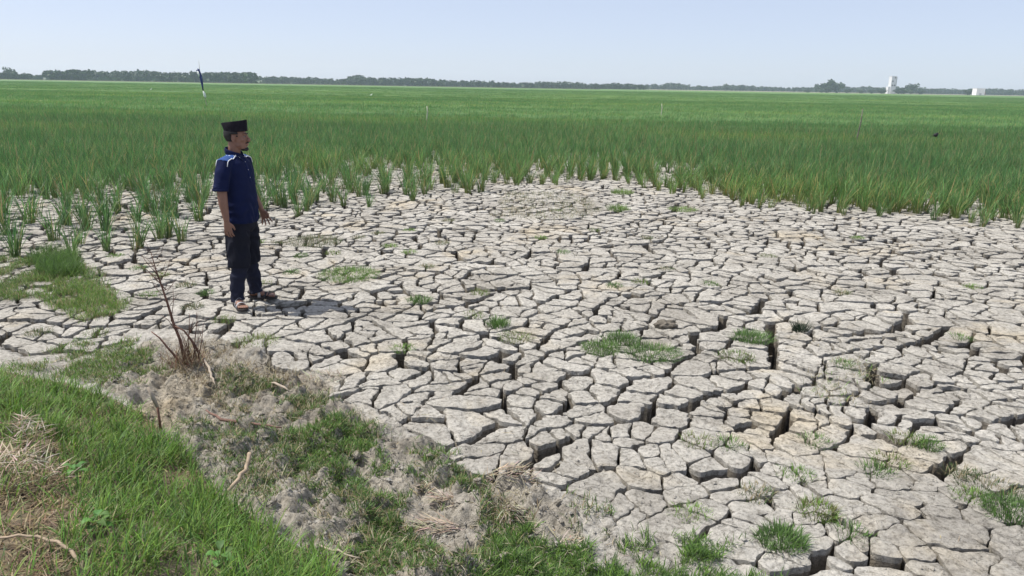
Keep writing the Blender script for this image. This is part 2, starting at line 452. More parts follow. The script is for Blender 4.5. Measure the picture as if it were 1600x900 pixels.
def axis(fine0, fine1, step, lo, hi, grow):
    a = list(np.arange(fine0, fine1, step))
    s, p = step, a[-1]
    while p < hi: s *= grow; p += s; a.append(min(p, hi))
    s, p = step, a[0]
    while p > lo: s *= grow; p -= s; a.insert(0, max(p, lo))
    return np.array(a)
xs = axis(-3.3, 3.3, 0.0115, -1500, 1500, 1.13)
ys = axis(2.35, 5.0, 0.0115, -20, 1500, 1.10)
ys = np.array(sorted(set(ys.tolist())))
XX, YY = np.meshgrid(xs, ys)
ZZ = ground_z(XX.ravel(), YY.ravel())
nx, ny = len(xs), len(ys)
idx = np.arange(nx * ny).reshape(ny, nx)
quads = np.stack([idx[:-1, :-1], idx[:-1, 1:], idx[1:, 1:], idx[1:, :-1]], -1).reshape(-1, 4)
fx, fy = XX.ravel(), YY.ravel()
tint = np.ones((nx * ny, 3))
ma = in_poly(fx, fy, A_W)[:, None]; mc = in_poly(fx, fy, CLODS)[:, None]
tint = np.where(ZZ[:, None] < -.2, np.array([.58, .55, .52]), tint); tint = np.where(mc, np.array([.78, .755, .715]), tint); tint = np.where(ma, np.array([.50, .43, .33]), tint)  # crack floor tinted dark as well, shade put into the colour
far = (np.hypot(fx, fy) > 30)[:, None]; tint = np.where(far, np.array([.85, .80, .68]), tint)
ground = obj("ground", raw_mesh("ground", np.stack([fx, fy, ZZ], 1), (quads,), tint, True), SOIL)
tag(ground, "pale grey dried clay ground running from the grassy bank to the horizon", kind="structure")

# ------------------------------------------------------------------ mud plates
def clip_half(poly, px, py, nxx, nyy):
    """keep the side of the line where (q-p).n < 0"""
    out = []; n = len(poly)
    for i in range(n):
        a, b = poly[i], poly[(i + 1) % n]
        da = (a[0] - px) * nxx + (a[1] - py) * nyy; db = (b[0] - px) * nxx + (b[1] - py) * nyy
        if da <= 0: out.append(a)
        if (da < 0) != (db < 0) and abs(da - db) > 1e-12:
            k = da / (da - db); out.append((a[0] + k * (b[0] - a[0]), a[1] + k * (b[1] - a[1])))
    return out
def area(poly):
    return 0.5 * abs(sum(a[0] * b[1] - b[0] * a[1] for a, b in zip(poly, poly[1:] + poly[:1])))
cells = []
def h1(*k):
    return random.Random(hash(k)).random()
for i in range(len(SX)):
        if not kept[i]: continue
        cx, cy = SX[i]
        pr = project((WX[i, 0], WX[i, 1], 0))[0]
        if pr[2] < 1 or not (-140 < pr[0] < 1740 and 225 < pr[1] < 1030): continue
        crust = float(smooth((pr[1] - 665) / 40) * smooth((pr[0] - 880) / 120))       # the trampled, little-cracked corner
        poly = [(cx - 1, cy - 1), (cx + 1, cy - 1), (cx + 1, cy + 1), (cx - 1, cy + 1)]
        for co, nb, L in KD.find_n((cx, cy, 0), 26):
            if nb == i: continue
            ox, oy = SX[nb]
            key = (min(i, nb), max(i, nb))
            r = h1(key, 1); mx_, my_ = (cx + ox) / 2, (cy + oy) / 2
            low = 0.85 + 0.9 * float(vnoise(mx_ * 0.9, my_ * 0.9, 91))
            ridge = min(abs(float(vnoise(mx_ * .62, my_ * .62, 95))), abs(float(vnoise(mx_ * .5 + 7, my_ * .8, 96))))
            big = float(smooth((.075 - ridge) / .06)) * (pr[1] < 470)
            a_, b_ = side[i], side[nb]
            if a_ and b_ and a_[0] == b_[0] and a_[1] != b_[1]: w = a_[2] * (0.75 + 0.75 * r); low = 1
            elif r < 0.05 or (big > .3 and r < .66): w = 0.032 + 0.045 * h1(key, 2)
            elif r < 0.30: w = 0.011 + 0.016 * h1(key, 2)
            else: w = 0.003 + 0.006 * h1(key, 2)
            if low != 1: w *= low * (1 - .72 * crust)
            poly = clip_half(poly, mx_ - (ox - cx) / L * w / 2, my_ - (oy - cy) / L * w / 2, (ox - cx) / L, (oy - cy) / L)
            if len(poly) < 3: break
        if len(poly) < 3 or area(poly) < 0.004: continue
        # split by narrow later cracks
        todo = [poly]; out = []
        while todo:
            q = todo.pop(); A = area(q)
            if A > random.uniform(0.013, 0.11) * (1 + 1.2 * crust):
                qx = sum(p[0] for p in q) / len(q); qy = sum(p[1] for p in q) / len(q)
                k = max(range(len(q)), key=lambda n_: math.hypot(q[n_][0] - q[n_ - 1][0], q[n_][1] - q[n_ - 1][1]))
                ang = math.atan2(q[k][1] - q[k - 1][1], q[k][0] - q[k - 1][0]) + random.uniform(-.55, .55)
                g = random.choice((0.003, 0.004, 0.006, 0.010, 0.018) if crust < .5 else (.002, .003, .003, .005)); ca, sa = math.cos(ang), math.sin(ang)
                ox_, oy_ = qx + random.uniform(-.04, .04), qy + random.uniform(-.04, .04)
                todo += [p for p in (clip_half(q, ox_ - ca * g / 2, oy_ - sa * g / 2, ca, sa), clip_half(q, ox_ + ca * g / 2, oy_ + sa * g / 2, -ca, -sa)) if len(p) > 2 and area(p) > 0.003]
            else: out.append(q)
        kb = 1 - .6 * crust; base = random.uniform(-.005, .005) * kb; tx, ty = random.uniform(-.02, .02) * kb, random.uniform(-.02, .02) * kb
        cells += [(q, base + random.uniform(-.005, .005) - (random.uniform(.015, .05) if area(q) < .03 and crust < .3 and random.random() < .10 else 0), tx + random.uniform(-.02, .02), ty + random.uniform(-.02, .02)) for q in out]

def crust_at(c):
    p_ = project((c[0], c[1], 0))[0]; return float(smooth((p_[1] - 665) / 40) * smooth((p_[0] - 880) / 120))
def plate_mesh(q, base, tx, ty):
    P = np.array(q); c0 = P.mean(0); dist = math.hypot(*c0)
    seg = 0.022 if dist < 6.5 else (0.04 if dist < 10 else 0.07)
    loop = []
    for a, b in zip(P, np.roll(P, -1, 0)):
        n = max(1, int(np.linalg.norm(b - a) / seg))
        loop += [a + (b - a) * k / n for k in range(n)]
    L = np.array(loop)
    if len(L) < 5: L = np.concatenate([np.stack([L, (L + np.roll(L, -1, 0)) / 2], 1).reshape(-1, 2)])
    L = 0.5 * L + 0.25 * (np.roll(L, 1, 0) + np.roll(L, -1, 0))
    # ragged rim
    d = L - c0; r = np.linalg.norm(d, axis=1, keepdims=True)
    amp = min(0.026, 0.14 * math.sqrt(area(q))) * (0.35 if crust_at(c0) > .5 else 1)
    L = L - d / (r + 1e-9) * (amp * (0.5 + vnoise(L[:, 0] * 38, L[:, 1] * 38, 101))[:, None])
    x, y = warp(L[:, 0], L[:, 1]); L = np.stack([x, y], 1)
    c = L.mean(0); n = len(L)
    lowf = lambda p: plate_level(p[:, 0], p[:, 1])
    def top(p, extra):
        return lowf(p) + base + tx * (p[:, 0] - c[0]) + ty * (p[:, 1] - c[1]) + extra + 0.006 * vnoise(p[:, 0] * 17, p[:, 1] * 17, 103) + 0.009 * vnoise(p[:, 0] * 50, p[:, 1] * 50, 104)
    def ring(k, extra): p = c + (L - c) * k; return np.concatenate([p, top(p, extra)[:, None]], 1)
    size = max(0.05, float(np.sqrt(area(q)))); b1 = 1 - min(0.3, 0.007 / size * 1.6)
    low_edge = c + (L - c) * 0.97
    bot = np.concatenate([low_edge, np.full((n, 1), -DEPTH - 0.02)], 1)
    mid = c + (L - c) * (1.0 + 0.03 * vnoise(L[:, 0] * 30, L[:, 1] * 30, 105))[:, None]
    midr = np.concatenate([mid, (top(mid, 0) - 0.035)[:, None]], 1)
    rim = ring(1.0, -0.003)
    rings = [bot, midr, rim, rim.copy(), ring(b1, 0.0), ring(0.62, 0.0)]
    if seg < 0.05: rings.append(ring(0.3, 0.0))
    V = np.concatenate(rings + [np.array([[c[0], c[1], top(c[None], 0.0)[0]]])])
    i = np.arange(n); jn = (i + 1) % n
    Q = np.concatenate([np.stack([k * n + i, k * n + jn, (k + 1) * n + jn, (k + 1) * n + i], 1) for k in range(len(rings) - 1) if k != 2])
    k = len(rings) - 1
    T = np.stack([k * n + i, k * n + jn, np.full(n, len(V) - 1)], 1)
    a2 = np.sum(L[:, 0] * np.roll(L[:, 1], -1) - np.roll(L[:, 0], -1) * L[:, 1])
    if a2 < 0: Q = Q[:, ::-1]; T = T[:, ::-1]
    pr = project(np.concatenate([L, np.zeros((n, 1))], 1)); pr[:, 0] = np.clip(pr[:, 0], 0, 1600); pr[:, 1] = np.clip(pr[:, 1], 0, 900)
    shown = 0.5 * abs(np.sum(pr[:, 0] * np.roll(pr[:, 1], -1) - np.roll(pr[:, 0], -1) * pr[:, 1]))
    return V, Q, T, shown, c, n * 1
plates = [plate_mesh(*c) for c in cells]
order = sorted(range(len(plates)), key=lambda k: -plates[k][3])
for k in order[:300]:
    V, Q, T, _, c, nd = plates[k]
    V = V - np.array([c[0], c[1], 0])
    o = obj("mud_plate", raw_mesh("mud_plate", V, (Q, T), None, True), MUD, ground); o.location = (c[0], c[1], 0); o.data.materials.append(CRACK_SHADE)
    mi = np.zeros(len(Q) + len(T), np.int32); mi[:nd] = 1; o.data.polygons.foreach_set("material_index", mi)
vs, qs, ts, off, mis = [], [], [], 0, []
for k in order[300:]:
    V, Q, T, _, c, nd = plates[k]
    vs.append(V); qs.append(Q + off); ts.append(T + off); off += len(V)
    mi = np.zeros(len(Q), np.int32); mi[:nd] = 1; mis.append(mi)
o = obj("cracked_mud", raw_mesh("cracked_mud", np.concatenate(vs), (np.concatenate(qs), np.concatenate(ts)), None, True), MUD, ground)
o.data.materials.append(CRACK_SHADE); mi = np.concatenate(mis + [np.zeros(sum(map(len, ts)), np.int32)]); o.data.polygons.foreach_set('material_index', mi)
tag(o, kind="stuff")

# ------------------------------------------------------------------ blades of grass and rice
def blades(P, L, W, az, t0, bend, c0, c1, segs=3):
    """P (n,3) roots; L length; W width; az heading; t0 lean at the root; bend added towards the tip; c0,c1 root and tip colours"""
    n = len(P); ang = t0.copy(); pos = P.copy(); step = L / segs
    hx, hy = np.cos(az), np.sin(az); tw = az + np.pi / 2 + rng.uniform(-.9, .9, n)
    sxv, syv = np.cos(tw), np.sin(tw)
    V = np.zeros((n, 2 * segs + 1, 3)); C = np.zeros((n, 2 * segs + 1, 3))
    for k in range(segs + 1):
        f = k / segs
        w = W * (1 - f ** 2.2) * (0.75 + 0.25 * min(1, 3 * f)) / 2
        col = c0 + (c1 - c0) * min(1.0, f * 1.5)
        if k < segs:
            V[:, 2 * k] = pos + np.stack([sxv * w, syv * w, np.zeros(n)], 1); V[:, 2 * k + 1] = pos - np.stack([sxv * w, syv * w, np.zeros(n)], 1)
            C[:, 2 * k] = col; C[:, 2 * k + 1] = col
        else: V[:, 2 * k] = pos; C[:, 2 * k] = col
        pos = pos + np.stack([np.sin(ang) * hx * step, np.sin(ang) * hy * step, np.cos(ang) * step], 1)
        ang = ang + bend / segs
    m = 2 * segs + 1; b = (np.arange(n) * m)[:, None]
    Q = np.concatenate([b + np.array([[2 * k, 2 * k + 1, 2 * k + 3, 2 * k + 2]]) for k in range(segs - 1)]) if segs > 1 else np.zeros((0, 4), int)
    T = b + np.array([[2 * segs - 2, 2 * segs - 1, 2 * segs]])
    return V.reshape(-1, 3), Q, T, C.reshape(-1, 3)
def blades_mesh(name, sets):
    Vs, Qs, Ts, Cs, off = [], [], [], [], 0
    for V, Q, T, C in sets:
        Vs.append(V); Qs.append(Q + off); Ts.append(T + off); Cs.append(C); off += len(V)
    return raw_mesh(name, np.concatenate(Vs), (np.concatenate(Qs), np.concatenate(Ts)), np.concatenate(Cs))
def jit(c, n, v=0.25, hue=0.15):
    c = np.asarray(c, float)[None] * (1 + rng.uniform(-v, v, (n, 1)))
    return np.clip(c * (1 + rng.uniform(-hue, hue, (n, 3))), 0, 1)
def sample_poly(poly, n):
    p = np.array(poly); lo, hi = p.min(0), p.max(0); out = []
    tot = 0
    while tot < n:
        q = rng.uniform(lo, hi, (n * 3, 2)); q = q[in_poly(q[:, 0], q[:, 1], poly)]
        out.append(q); tot += len(q)
    return np.concatenate(out)[:n]
def on_ground(q): return np.concatenate([q, ground_z(q[:, 0].copy(), q[:, 1].copy(), False)[:, None]], 1)

G_FRESH, G_MID, G_DARK = (.145, .265, .042), (.110, .220, .042), (.070, .135, .038)
G_DRY, G_BROWN, G_PALE = (.31, .26, .155), (.18, .130, .080), (.40, .36, .27)

# the bank at the lower left: long fresh grass, with brown dead patches in its nearest corner
bank_poly = gpoly([(-260, 566), (0, 583), (110, 607), (222, 652), (285, 705), (332, 775), (425, 838), (512, 895), (535, 990), (300, 1180), (-200, 1200)])
q = sample_poly(bank_poly, 36000)
q = q[project(on_ground(q))[:, 2] > 0.5]
pr = project(on_ground(q))
q = q[(pr[:, 0] > -120) & (pr[:, 1] < 1020)]; pr = project(on_ground(q))
deadn = smooth((fbm(q[:, 0] * 1.8, q[:, 1] * 1.8, 3, 111) + 0.05) / 0.35)
dead = np.clip(smooth((200 - pr[:, 0]) / 180) * (0.45 + 0.55 * smooth((pr[:, 1] - 640) / 120)) * (0.35 + 1.1 * deadn), 0, 1)
dead = np.maximum(dead, 0.7 * smooth((70 - pr[:, 0]) / 60) * smooth((640 - pr[:, 1]) / 60))
clump = 0.65 * vnoise(q[:, 0] * 6, q[:, 1] * 6, 113) + 0.75 * vnoise(q[:, 0] * 15, q[:, 1] * 15, 114)
keep = rng.random(len(q)) < 0.28 + 0.72 * smooth((clump + 0.26) / 0.42)
q, dead, clump = q[keep], dead[keep], clump[keep]
n = len(q); isd = rng.random(n) < dead * 0.80 + 0.09
hgt = (0.105 + 0.11 * clump + rng.uniform(-.04, .06, n)) * np.where(isd, 0.75, 1.0)
ct = np.where(rng.random((n, 1)) < 0.45, jit(G_FRESH, n, .3), np.where(rng.random((n, 1)) < .6, jit(G_MID, n, .3), jit(G_DARK, n, .3))); ct = np.where(isd[:, None], np.where(rng.random((n, 1)) < .55, jit(G_DRY, n, .35), jit(G_BROWN, n, .35)), ct)
cb = np.where(isd[:, None], ct * 0.9, ct * 0.6 + 0.4 * np.array([.16, .17, .06]))
lean = rng.uniform(.05, .85, n) + np.where(isd, rng.uniform(.3, 1.0, n), 0)
az = rng.uniform(0, 2 * math.pi, n) * 0.55 - 0.6 + 1.5 * vnoise(q[:, 0] * 3, q[:, 1] * 3, 115)
az = np.where(rng.random(n) < .45, rng.uniform(0, 6.28, n), az)
me = blades_mesh("grass", [blades(on_ground(q), hgt, rng.uniform(.0035, .0075, n), az, lean, rng.uniform(.2, 1.4, n), cb, ct, 4)])
tag(obj("grass", me, GRASS), "long bright green grass with brown dead patches covering the near bank", "grass", kind="stuff")

# low grass over the crumbled soil and on the near right edge
def low_grass(name, label, parts, mat=GRASS):
    sets = []
    for pts, dens, h, colours, lean_ in parts:
        poly = gpoly(pts); A = area([tuple(p) for p in poly]); n = int(A * dens * 2.2)
        q = sample_poly(poly, n)
        k = vnoise(q[:, 0] * 4.5, q[:, 1] * 4.5, 121) + 0.6 * vnoise(q[:, 0] * 15, q[:, 1] * 15, 122)
        edge = smooth(seg_dist(q[:, 0], q[:, 1], poly + poly[:1]) / (0.08 + 0.07 * math.sqrt(A)))
        q = q[rng.random(n) < smooth((k + 0.34) / 0.5) * (0.12 + 0.88 * edge)]; n = len(q)
        pick = rng.integers(0, len(colours), n); cc = np.array(colours)[pick] * (1 + rng.uniform(-.25, .25, (n, 1)))
        sets.append(blades(on_ground(q), h * rng.uniform(.5, 1.3, n), rng.uniform(.003, .006, n), rng.uniform(0, 6.28, n), rng.uniform(.1, lean_, n), rng.uniform(.2, 1.3, n), cc * .75 + .05 * np.array([1, .9, .5]), cc, 3))
    tag(obj(name, blades_mesh(name, sets), mat), label, "grass", kind="stuff")
GG = [G_FRESH, G_MID, G_MID, G_DARK]
low_grass("short_grass", "short sparse grass spreading over the crumbled soil in front of the mud", [
    ([(440, 660), (520, 640), (620, 690), (735, 705), (720, 740), (640, 780), (560, 790), (480, 730)], 4200, .06, [G_MID, G_DARK, G_MID, G_FRESH], 1.1),
    ([(560, 800), (700, 780), (760, 850), (740, 930), (600, 960), (530, 880)], 13000, .05, [G_MID, G_DARK, G_DARK, G_MID, G_DRY], 1.1),
    ([(740, 830), (860, 805), (960, 825), (1080, 835), (1190, 850), (1230, 905), (1200, 1010), (700, 1010)], 15000, .06, [G_MID, G_DARK, G_DARK, G_FRESH], 1.0),
    ([(330, 560), (430, 590), (520, 640), (480, 690), (400, 670), (330, 620)], 6500, .045, [G_MID, G_DARK, G_DRY, G_DARK], 1.2),
    ([(0, 570), (120, 530), (230, 525), (280, 570), (230, 610), (110, 600), (0, 580)], 6500, .05, [G_MID, G_FRESH, G_DARK, G_DRY], 1.1),
    ([(250, 640), (420, 660), (540, 760), (570, 890), (430, 830), (300, 710)], 5200, .045, [G_MID, G_DRY, G_DARK, G_DARK], 1.2),
    ([(380, 590), (520, 610), (640, 690), (740, 710), (800, 780), (900, 830), (760, 900), (600, 880), (520, 800), (430, 720)], 8500, .05, [G_MID, G_DARK, G_DARK, G_DRY], 1.2),
    ([(870, 765), (960, 790), (1010, 850), (900, 850)], 4200, .055, [G_MID, G_DARK, G_DRY], 1.1)])
low_grass("grass_mat", "thick green grass mat lying on the cracked mud left of the man", [
    ([(-140, 400), (40, 402), (110, 398), (165, 425), (175, 450), (140, 462), (60, 470), (-140, 480)], 4200, .075, [G_FRESH, G_MID, G_DARK, G_DARK, G_DRY], 1.1),
    ([(30, 440), (110, 425), (160, 450), (215, 465), (190, 495), (120, 508), (70, 480)], 6000, .08, [G_FRESH, G_FRESH, G_MID, G_DARK, G_DRY], 1.1),
    ([(48, 398), (95, 390), (130, 405), (130, 435), (70, 440), (40, 420)], 5500, .17, [G_MID, G_DARK, G_DARK], .6)])
low_grass("dry_grass", "thin grey dead grass stems lying over the crumbled soil", [
    ([(220, 560), (330, 530), (460, 570), (560, 640), (480, 680), (330, 650)], 1800, .07, [G_DRY, G_PALE, G_BROWN], 1.5),
    ([(560, 780), (760, 740), (880, 780), (960, 900), (700, 960), (520, 900)], 1300, .075, [G_DRY, G_PALE, G_PALE, G_BROWN], 1.5),
    ([(330, 760), (420, 700), (540, 800), (600, 930), (480, 870)], 1300, .07, [G_DRY, G_PALE], 1.5),
    ([(780, 300), (900, 300), (960, 330), (880, 350), (760, 340)], 380, .09, [G_DRY, G_PALE, G_DARK], 1.2),
    ([(1250, 580), (1330, 540), (1400, 600), (1330, 640), (1250, 620)], 900, .06, [G_DRY, G_PALE, G_MID], 1.3)], STRAW)

# tufts standing alone on the mud
def tuft_mesh(n, rad, h, colours, lean_=.8, w=.0050, flat=1.0):
    n = int(n * 2.1); h = h * .88
    a, r = rng.uniform(0, 6.28, n), rad * np.sqrt(rng.random(n))
    lump = 0.7 + 0.7 * (vnoise(r * np.cos(a) * 14, r * np.sin(a) * 14, int(rng.integers(999))) + .5)
    k = rng.random(n) < lump
    a, r = a[k], r[k]; n = len(a)
    P = np.stack([r * np.cos(a), r * np.sin(a) * flat, np.full(n, -.012)], 1)
    cc = np.array(colours)[rng.integers(0, len(colours), n)] * (1 + rng.uniform(-.22, .22, (n, 1)))
    out = r / rad
    return blades_mesh("grass_tuft", [blades(P, h * rng.uniform(.5, 1.2, n), rng.uniform(.7, 1.2, n) * w, np.where(rng.random(n) < .6, a, rng.uniform(0, 6.28, n)),
                       rng.uniform(.05, lean_, n) * (.4 + .6 * out), rng.uniform(.2, 1.2, n), cc * .8 + .03, cc, 3)])
BR = [(.19, .34, .06), (.15, .28, .06), (.20, .24, .10)]; MD = [(.11, .20, .055), (.14, .27, .055), (.085, .14, .05), (.12, .22, .06)]; GY = [(.12, .14, .07), G_DARK, G_DRY]; PALE = [(.15, .19, .06), (.17, .17, .07), G_FRESH]
named_tufts = [(545, 430, .34, .07, 750, BR, "wide bright green grass tuft on the mud beyond the man's shadow"),
    (940, 545, .16, .08, 330, MD, "green grass tuft at the left end of the three-tuft cluster mid-mud"),
    (970, 530, .15, .08, 300, MD, "green grass tuft at the back of the three-tuft cluster mid-mud"),
    (1020, 552, .22, .08, 480, MD, "largest green grass tuft at the right of the three-tuft cluster mid-mud"),
    (1175, 528, .17, .08, 330, MD, "green grass tuft just left of a deep crack and the dark sedge"),
    (1150, 558, .15, .06, 180, PALE, "pale yellowish grass tuft below the tuft beside the deep crack"),
    (1250, 516, .07, .13, 90, [(.028, .055, .026), (.02, .04, .022)], "dark spiky sedge tuft standing alone on the right mud"),
    (778, 508, .10, .10, 190, MD, "upright green grass tuft in the middle of the mud, taller than its neighbours"),
    (805, 526, .16, .05, 200, PALE, "low thin grass tuft just below the upright mid-mud tuft"),
    (655, 470, .12, .07, 210, MD, "round green grass tuft right of the man's shadow"),
    (490, 378, .38, .09, 520, GY, "wide grey-green weedy tuft right of the man's hand near the rice"),
    (972, 302, .22, .13, 260, BR, "bright green tuft at the far tip of the mud by the rice"),
    (966, 328, .20, .14, 220, BR, "bright green tuft just below the one at the far tip of the mud"),
    (1066, 328, .26, .09, 260, BR, "yellow-green low tuft by the rice edge right of the far tip"),
    (1448, 692, .09, .06, 200, MD, "small bright tuft above the diagonal crack at the lower right"),
    (1582, 800, .14, .09, 330, MD, "dark green tuft cut by the right edge of the picture"),
    (1545, 760, .17, .05, 240, GY, "flat dark weedy tuft above the tuft at the right edge"),
    (1222, 845, .11, .08, 300, MD, "green tuft standing alone above the near right crack"),
    (1278, 800, .10, .07, 170, PALE, "thin tuft growing in the carved crack at the lower right"),
    (400, 535, .18, .06, 230, PALE, "low yellow-green tuft in front of the man's front foot")]
def place_tuft(px, py, me, label, group=None):
    p = at(px, py); o = obj("grass_tuft", me, GRASS)
    o.location = (p[0], p[1], float(plate_level(np.array([p[0]]), np.array([p[1]]))[0]))
    tag(o, label, "grass tuft", group)
for px, py, rad, h, n, cs, lab in named_tufts:
    place_tuft(px, py, tuft_mesh(n, rad, h, cs, 1.0 if h < .1 else .6), lab)
smalls = [tuft_mesh(80, .10, .06, c, 1.0) for c in (MD, PALE, GY, BR)]
for k, (px, py) in enumerate([(320, 458), (410, 443), (430, 380), (845, 372), (960, 447), (750, 457), (1315, 458), (1520, 449), (1500, 527), (740, 492), (665, 417), (405, 378),
                              (1140, 695), (1090, 690), (1500, 738), (1520, 775), (1320, 572), (1415, 685), (700, 345), (610, 385), (880, 395), (1200, 400), (1040, 420), (1340, 372),
                              (1275, 690), (1390, 720), (1180, 770), (1080, 800), (1370, 735), (1000, 440), (560, 372), (630, 545), (1110, 445), (250, 430), (290, 445), (235, 460), (470, 400), (520, 395), (590, 365), (640, 360), (455, 425), (350, 500), (300, 480), (180, 400), (215, 420), (150, 520), (60, 520), (640, 395), (780, 345), (930, 360), (690, 380), (1245, 740), (1330, 835), (870, 330), (1010, 372)]):
    o = smalls[k % 4]
    where_ = "near the rice edge" if py < 405 else "on the mud around the man" if px < 420 else "on the rough crust at the lower right" if py > 660 else "in the middle of the cracked mud"
    look = ("plain green", "pale yellow-green", "grey-green", "bright green")[k % 4]
    place_tuft(px, py, o, "small %s grass tuft %s" % (look, where_), "small sparse grass tufts scattered on the mud")

# ------------------------------------------------------------------ rice
def rice_mesh(n=52, h=.62, yellow=.12, spread=.055, w=.0115, wid=1.0):
    a = rng.uniform(0, 6.28, n); r = spread * np.sqrt(rng.random(n))
    P = np.stack([r * np.cos(a), r * np.sin(a), np.full(n, -.03)], 1)
    L = h * rng.uniform(.65, 1.15, n)
    ct = np.where(rng.random((n, 1)) < yellow, jit((.34, .31, .14), n), np.where(rng.random((n, 1)) < .5, jit((.068, .170, .054), n, .45), jit((.118, .255, .080), n, .4)))
    cb = jit((.20, .21, .09), n) * .6 + ct * .4
    az = np.where(rng.random(n) < .75, a + rng.normal(0, .5, n), rng.uniform(0, 6.28, n))
    return blades(P, L, rng.uniform(.6, 1.2, n) * w, az, rng.uniform(.03, .30, n) * wid, rng.uniform(.10, 1.05, n) * wid, cb, ct, 4)
variants = [blades_mesh("rice_plant", [rice_mesh(int(rng.integers(24, 44)) + (24 if k_ < 4 else 0), rng.uniform(.43, .58) + (.07 if k_ < 4 else 0), rng.uniform(.03, .13), rng.uniform(.045, .075))]) for k_ in range(12)]
for m in variants: m.materials.append(RICE)

ROW = 0.27
pts = []
ang = R(6)                                        # the planted rows run away from the camera
ca, sa = math.cos(ang), math.sin(ang)
for i in range(-170, 200):
    for j in range(10, 170):
        u, v = i * ROW, j * 0.24
        u += random.uniform(-.05, .05); v += random.uniform(-.05, .05)
        x, y = u * ca + v * sa, -u * sa + v * ca
        pts.append((x, y))
pts = np.array(pts)
pts = pts[(pts[:, 1] > 5) & (np.abs(pts[:, 0]) < pts[:, 1] * 0.82 + 2.0) & in_poly(pts[:, 0], pts[:, 1], R_W)]
pr = project(np.concatenate([pts, np.full((len(pts), 1), .4)], 1))
edge = seg_dist(pts[:, 0], pts[:, 1], [tuple(p) for p in RL])
left = smooth((1000 - pr[:, 0]) / 330)
gone = rng.random(len(pts)) < (0.60 * left + 0.16) * smooth((9.0 - edge) / 6.5) + 0.04
gone |= (edge < .9) & (rng.random(len(pts)) < .45 * (1 - left))
gone |= (vnoise(pts[:, 0] * .5, pts[:, 1] * .5, 131) > 0.30) & (rng.random(len(pts)) < .6) & (edge < 8)
pts, pr, edge, left = pts[~gone], pr[~gone], edge[~gone], left[~gone]
vis = (pr[:, 0] > -60) & (pr[:, 0] < 1660)
d = np.hypot(pts[:, 0], pts[:, 1])
score = np.where(vis, d + edge * 1.2 + rng.uniform(0, .8, len(d)), 1e6)
near_ids = np.argsort(score)[:300]
scale = 0.84 - .22 * (1 - left) * smooth((1.4 - edge) / 1.4) + 0.16 * smooth((edge + .1) / 1.6) + rng.uniform(-.12, .12, len(pts))
for k in near_ids:
    x, y = pts[k]
    o = obj("rice_plant", variants[int(rng.integers(4)) if x < -.5 and rng.random() < .75 else int(rng.integers(12))])
    o.location = (x, y, 0.0); o.rotation_euler = (rng.uniform(-.08, .08), rng.uniform(-.02, .14), rng.uniform(0, 6.28)); s = scale[k]; o.scale = (s * 1.1, s * 1.1, s)
    tag(o, "green rice plant standing on the dry ground along the front edge of the rice field", "rice plant", "rice plants along the front edge of the field")

def scatter_object(name, P, rot, scl, idx, meshes, label):
    me = bpy.data.meshes.new(name); me.vertices.add(len(P)); me.vertices.foreach_set("co", np.asarray(P, np.float32).ravel())
    for nm, ty, dat in (("rot", 'FLOAT_VECTOR', rot), ("scl", 'FLOAT', scl), ("pick", 'INT', idx)):
        a = me.attributes.new(nm, ty, 'POINT')
        a.data.foreach_set("vector" if ty == 'FLOAT_VECTOR' else "value", np.asarray(dat, np.int32 if ty == 'INT' else np.float32).ravel())
    coll = bpy.data.collections.new(name + "_kinds")
    for k, m in enumerate(meshes):
        s = bpy.data.objects.new("%s_kind_%02d" % (name, k), m); coll.objects.link(s)
    ng = bpy.data.node_groups.new(name, 'GeometryNodeTree')
    ng.interface.new_socket("Geometry", in_out='INPUT', socket_type='NodeSocketGeometry')
    ng.interface.new_socket("Geometry", in_out='OUTPUT', socket_type='NodeSocketGeometry')
    N, K = ng.nodes, ng.links
    gi, go = N.new("NodeGroupInput"), N.new("NodeGroupOutput")
    iop, ci = N.new("GeometryNodeInstanceOnPoints"), N.new("GeometryNodeCollectionInfo")
    ci.inputs["Collection"].default_value = coll; ci.inputs["Separate Children"].default_value = True; ci.inputs["Reset Children"].default_value = True
    def na(nm, ty):
        a = N.new("GeometryNodeInputNamedAttribute"); a.data_type = ty; a.inputs["Name"].default_value = nm
        return a.outputs[0]
    e2r = N.new("FunctionNodeEulerToRotation")
    K.new(na("rot", 'FLOAT_VECTOR'), e2r.inputs[0]); K.new(e2r.outputs[0], iop.inputs["Rotation"])
    K.new(na("scl", 'FLOAT'), iop.inputs["Scale"]); K.new(na("pick", 'INT'), iop.inputs["Instance Index"])
    iop.inputs["Pick Instance"].default_value = True
    K.new(gi.outputs[0], iop.inputs["Points"]); K.new(ci.outputs[0], iop.inputs["Instance"]); K.new(iop.outputs[0], go.inputs[0])
    o = bpy.data.objects.new(name, me); COL.objects.link(o)
    md = o.modifiers.new("scatter", 'NODES'); md.node_group = ng
    tag(o, label, "rice", kind="stuff")
    return o
rest = np.ones(len(pts), bool); rest[near_ids] = False
pm, sm_, dm = pts[rest], scale[rest], d[rest]
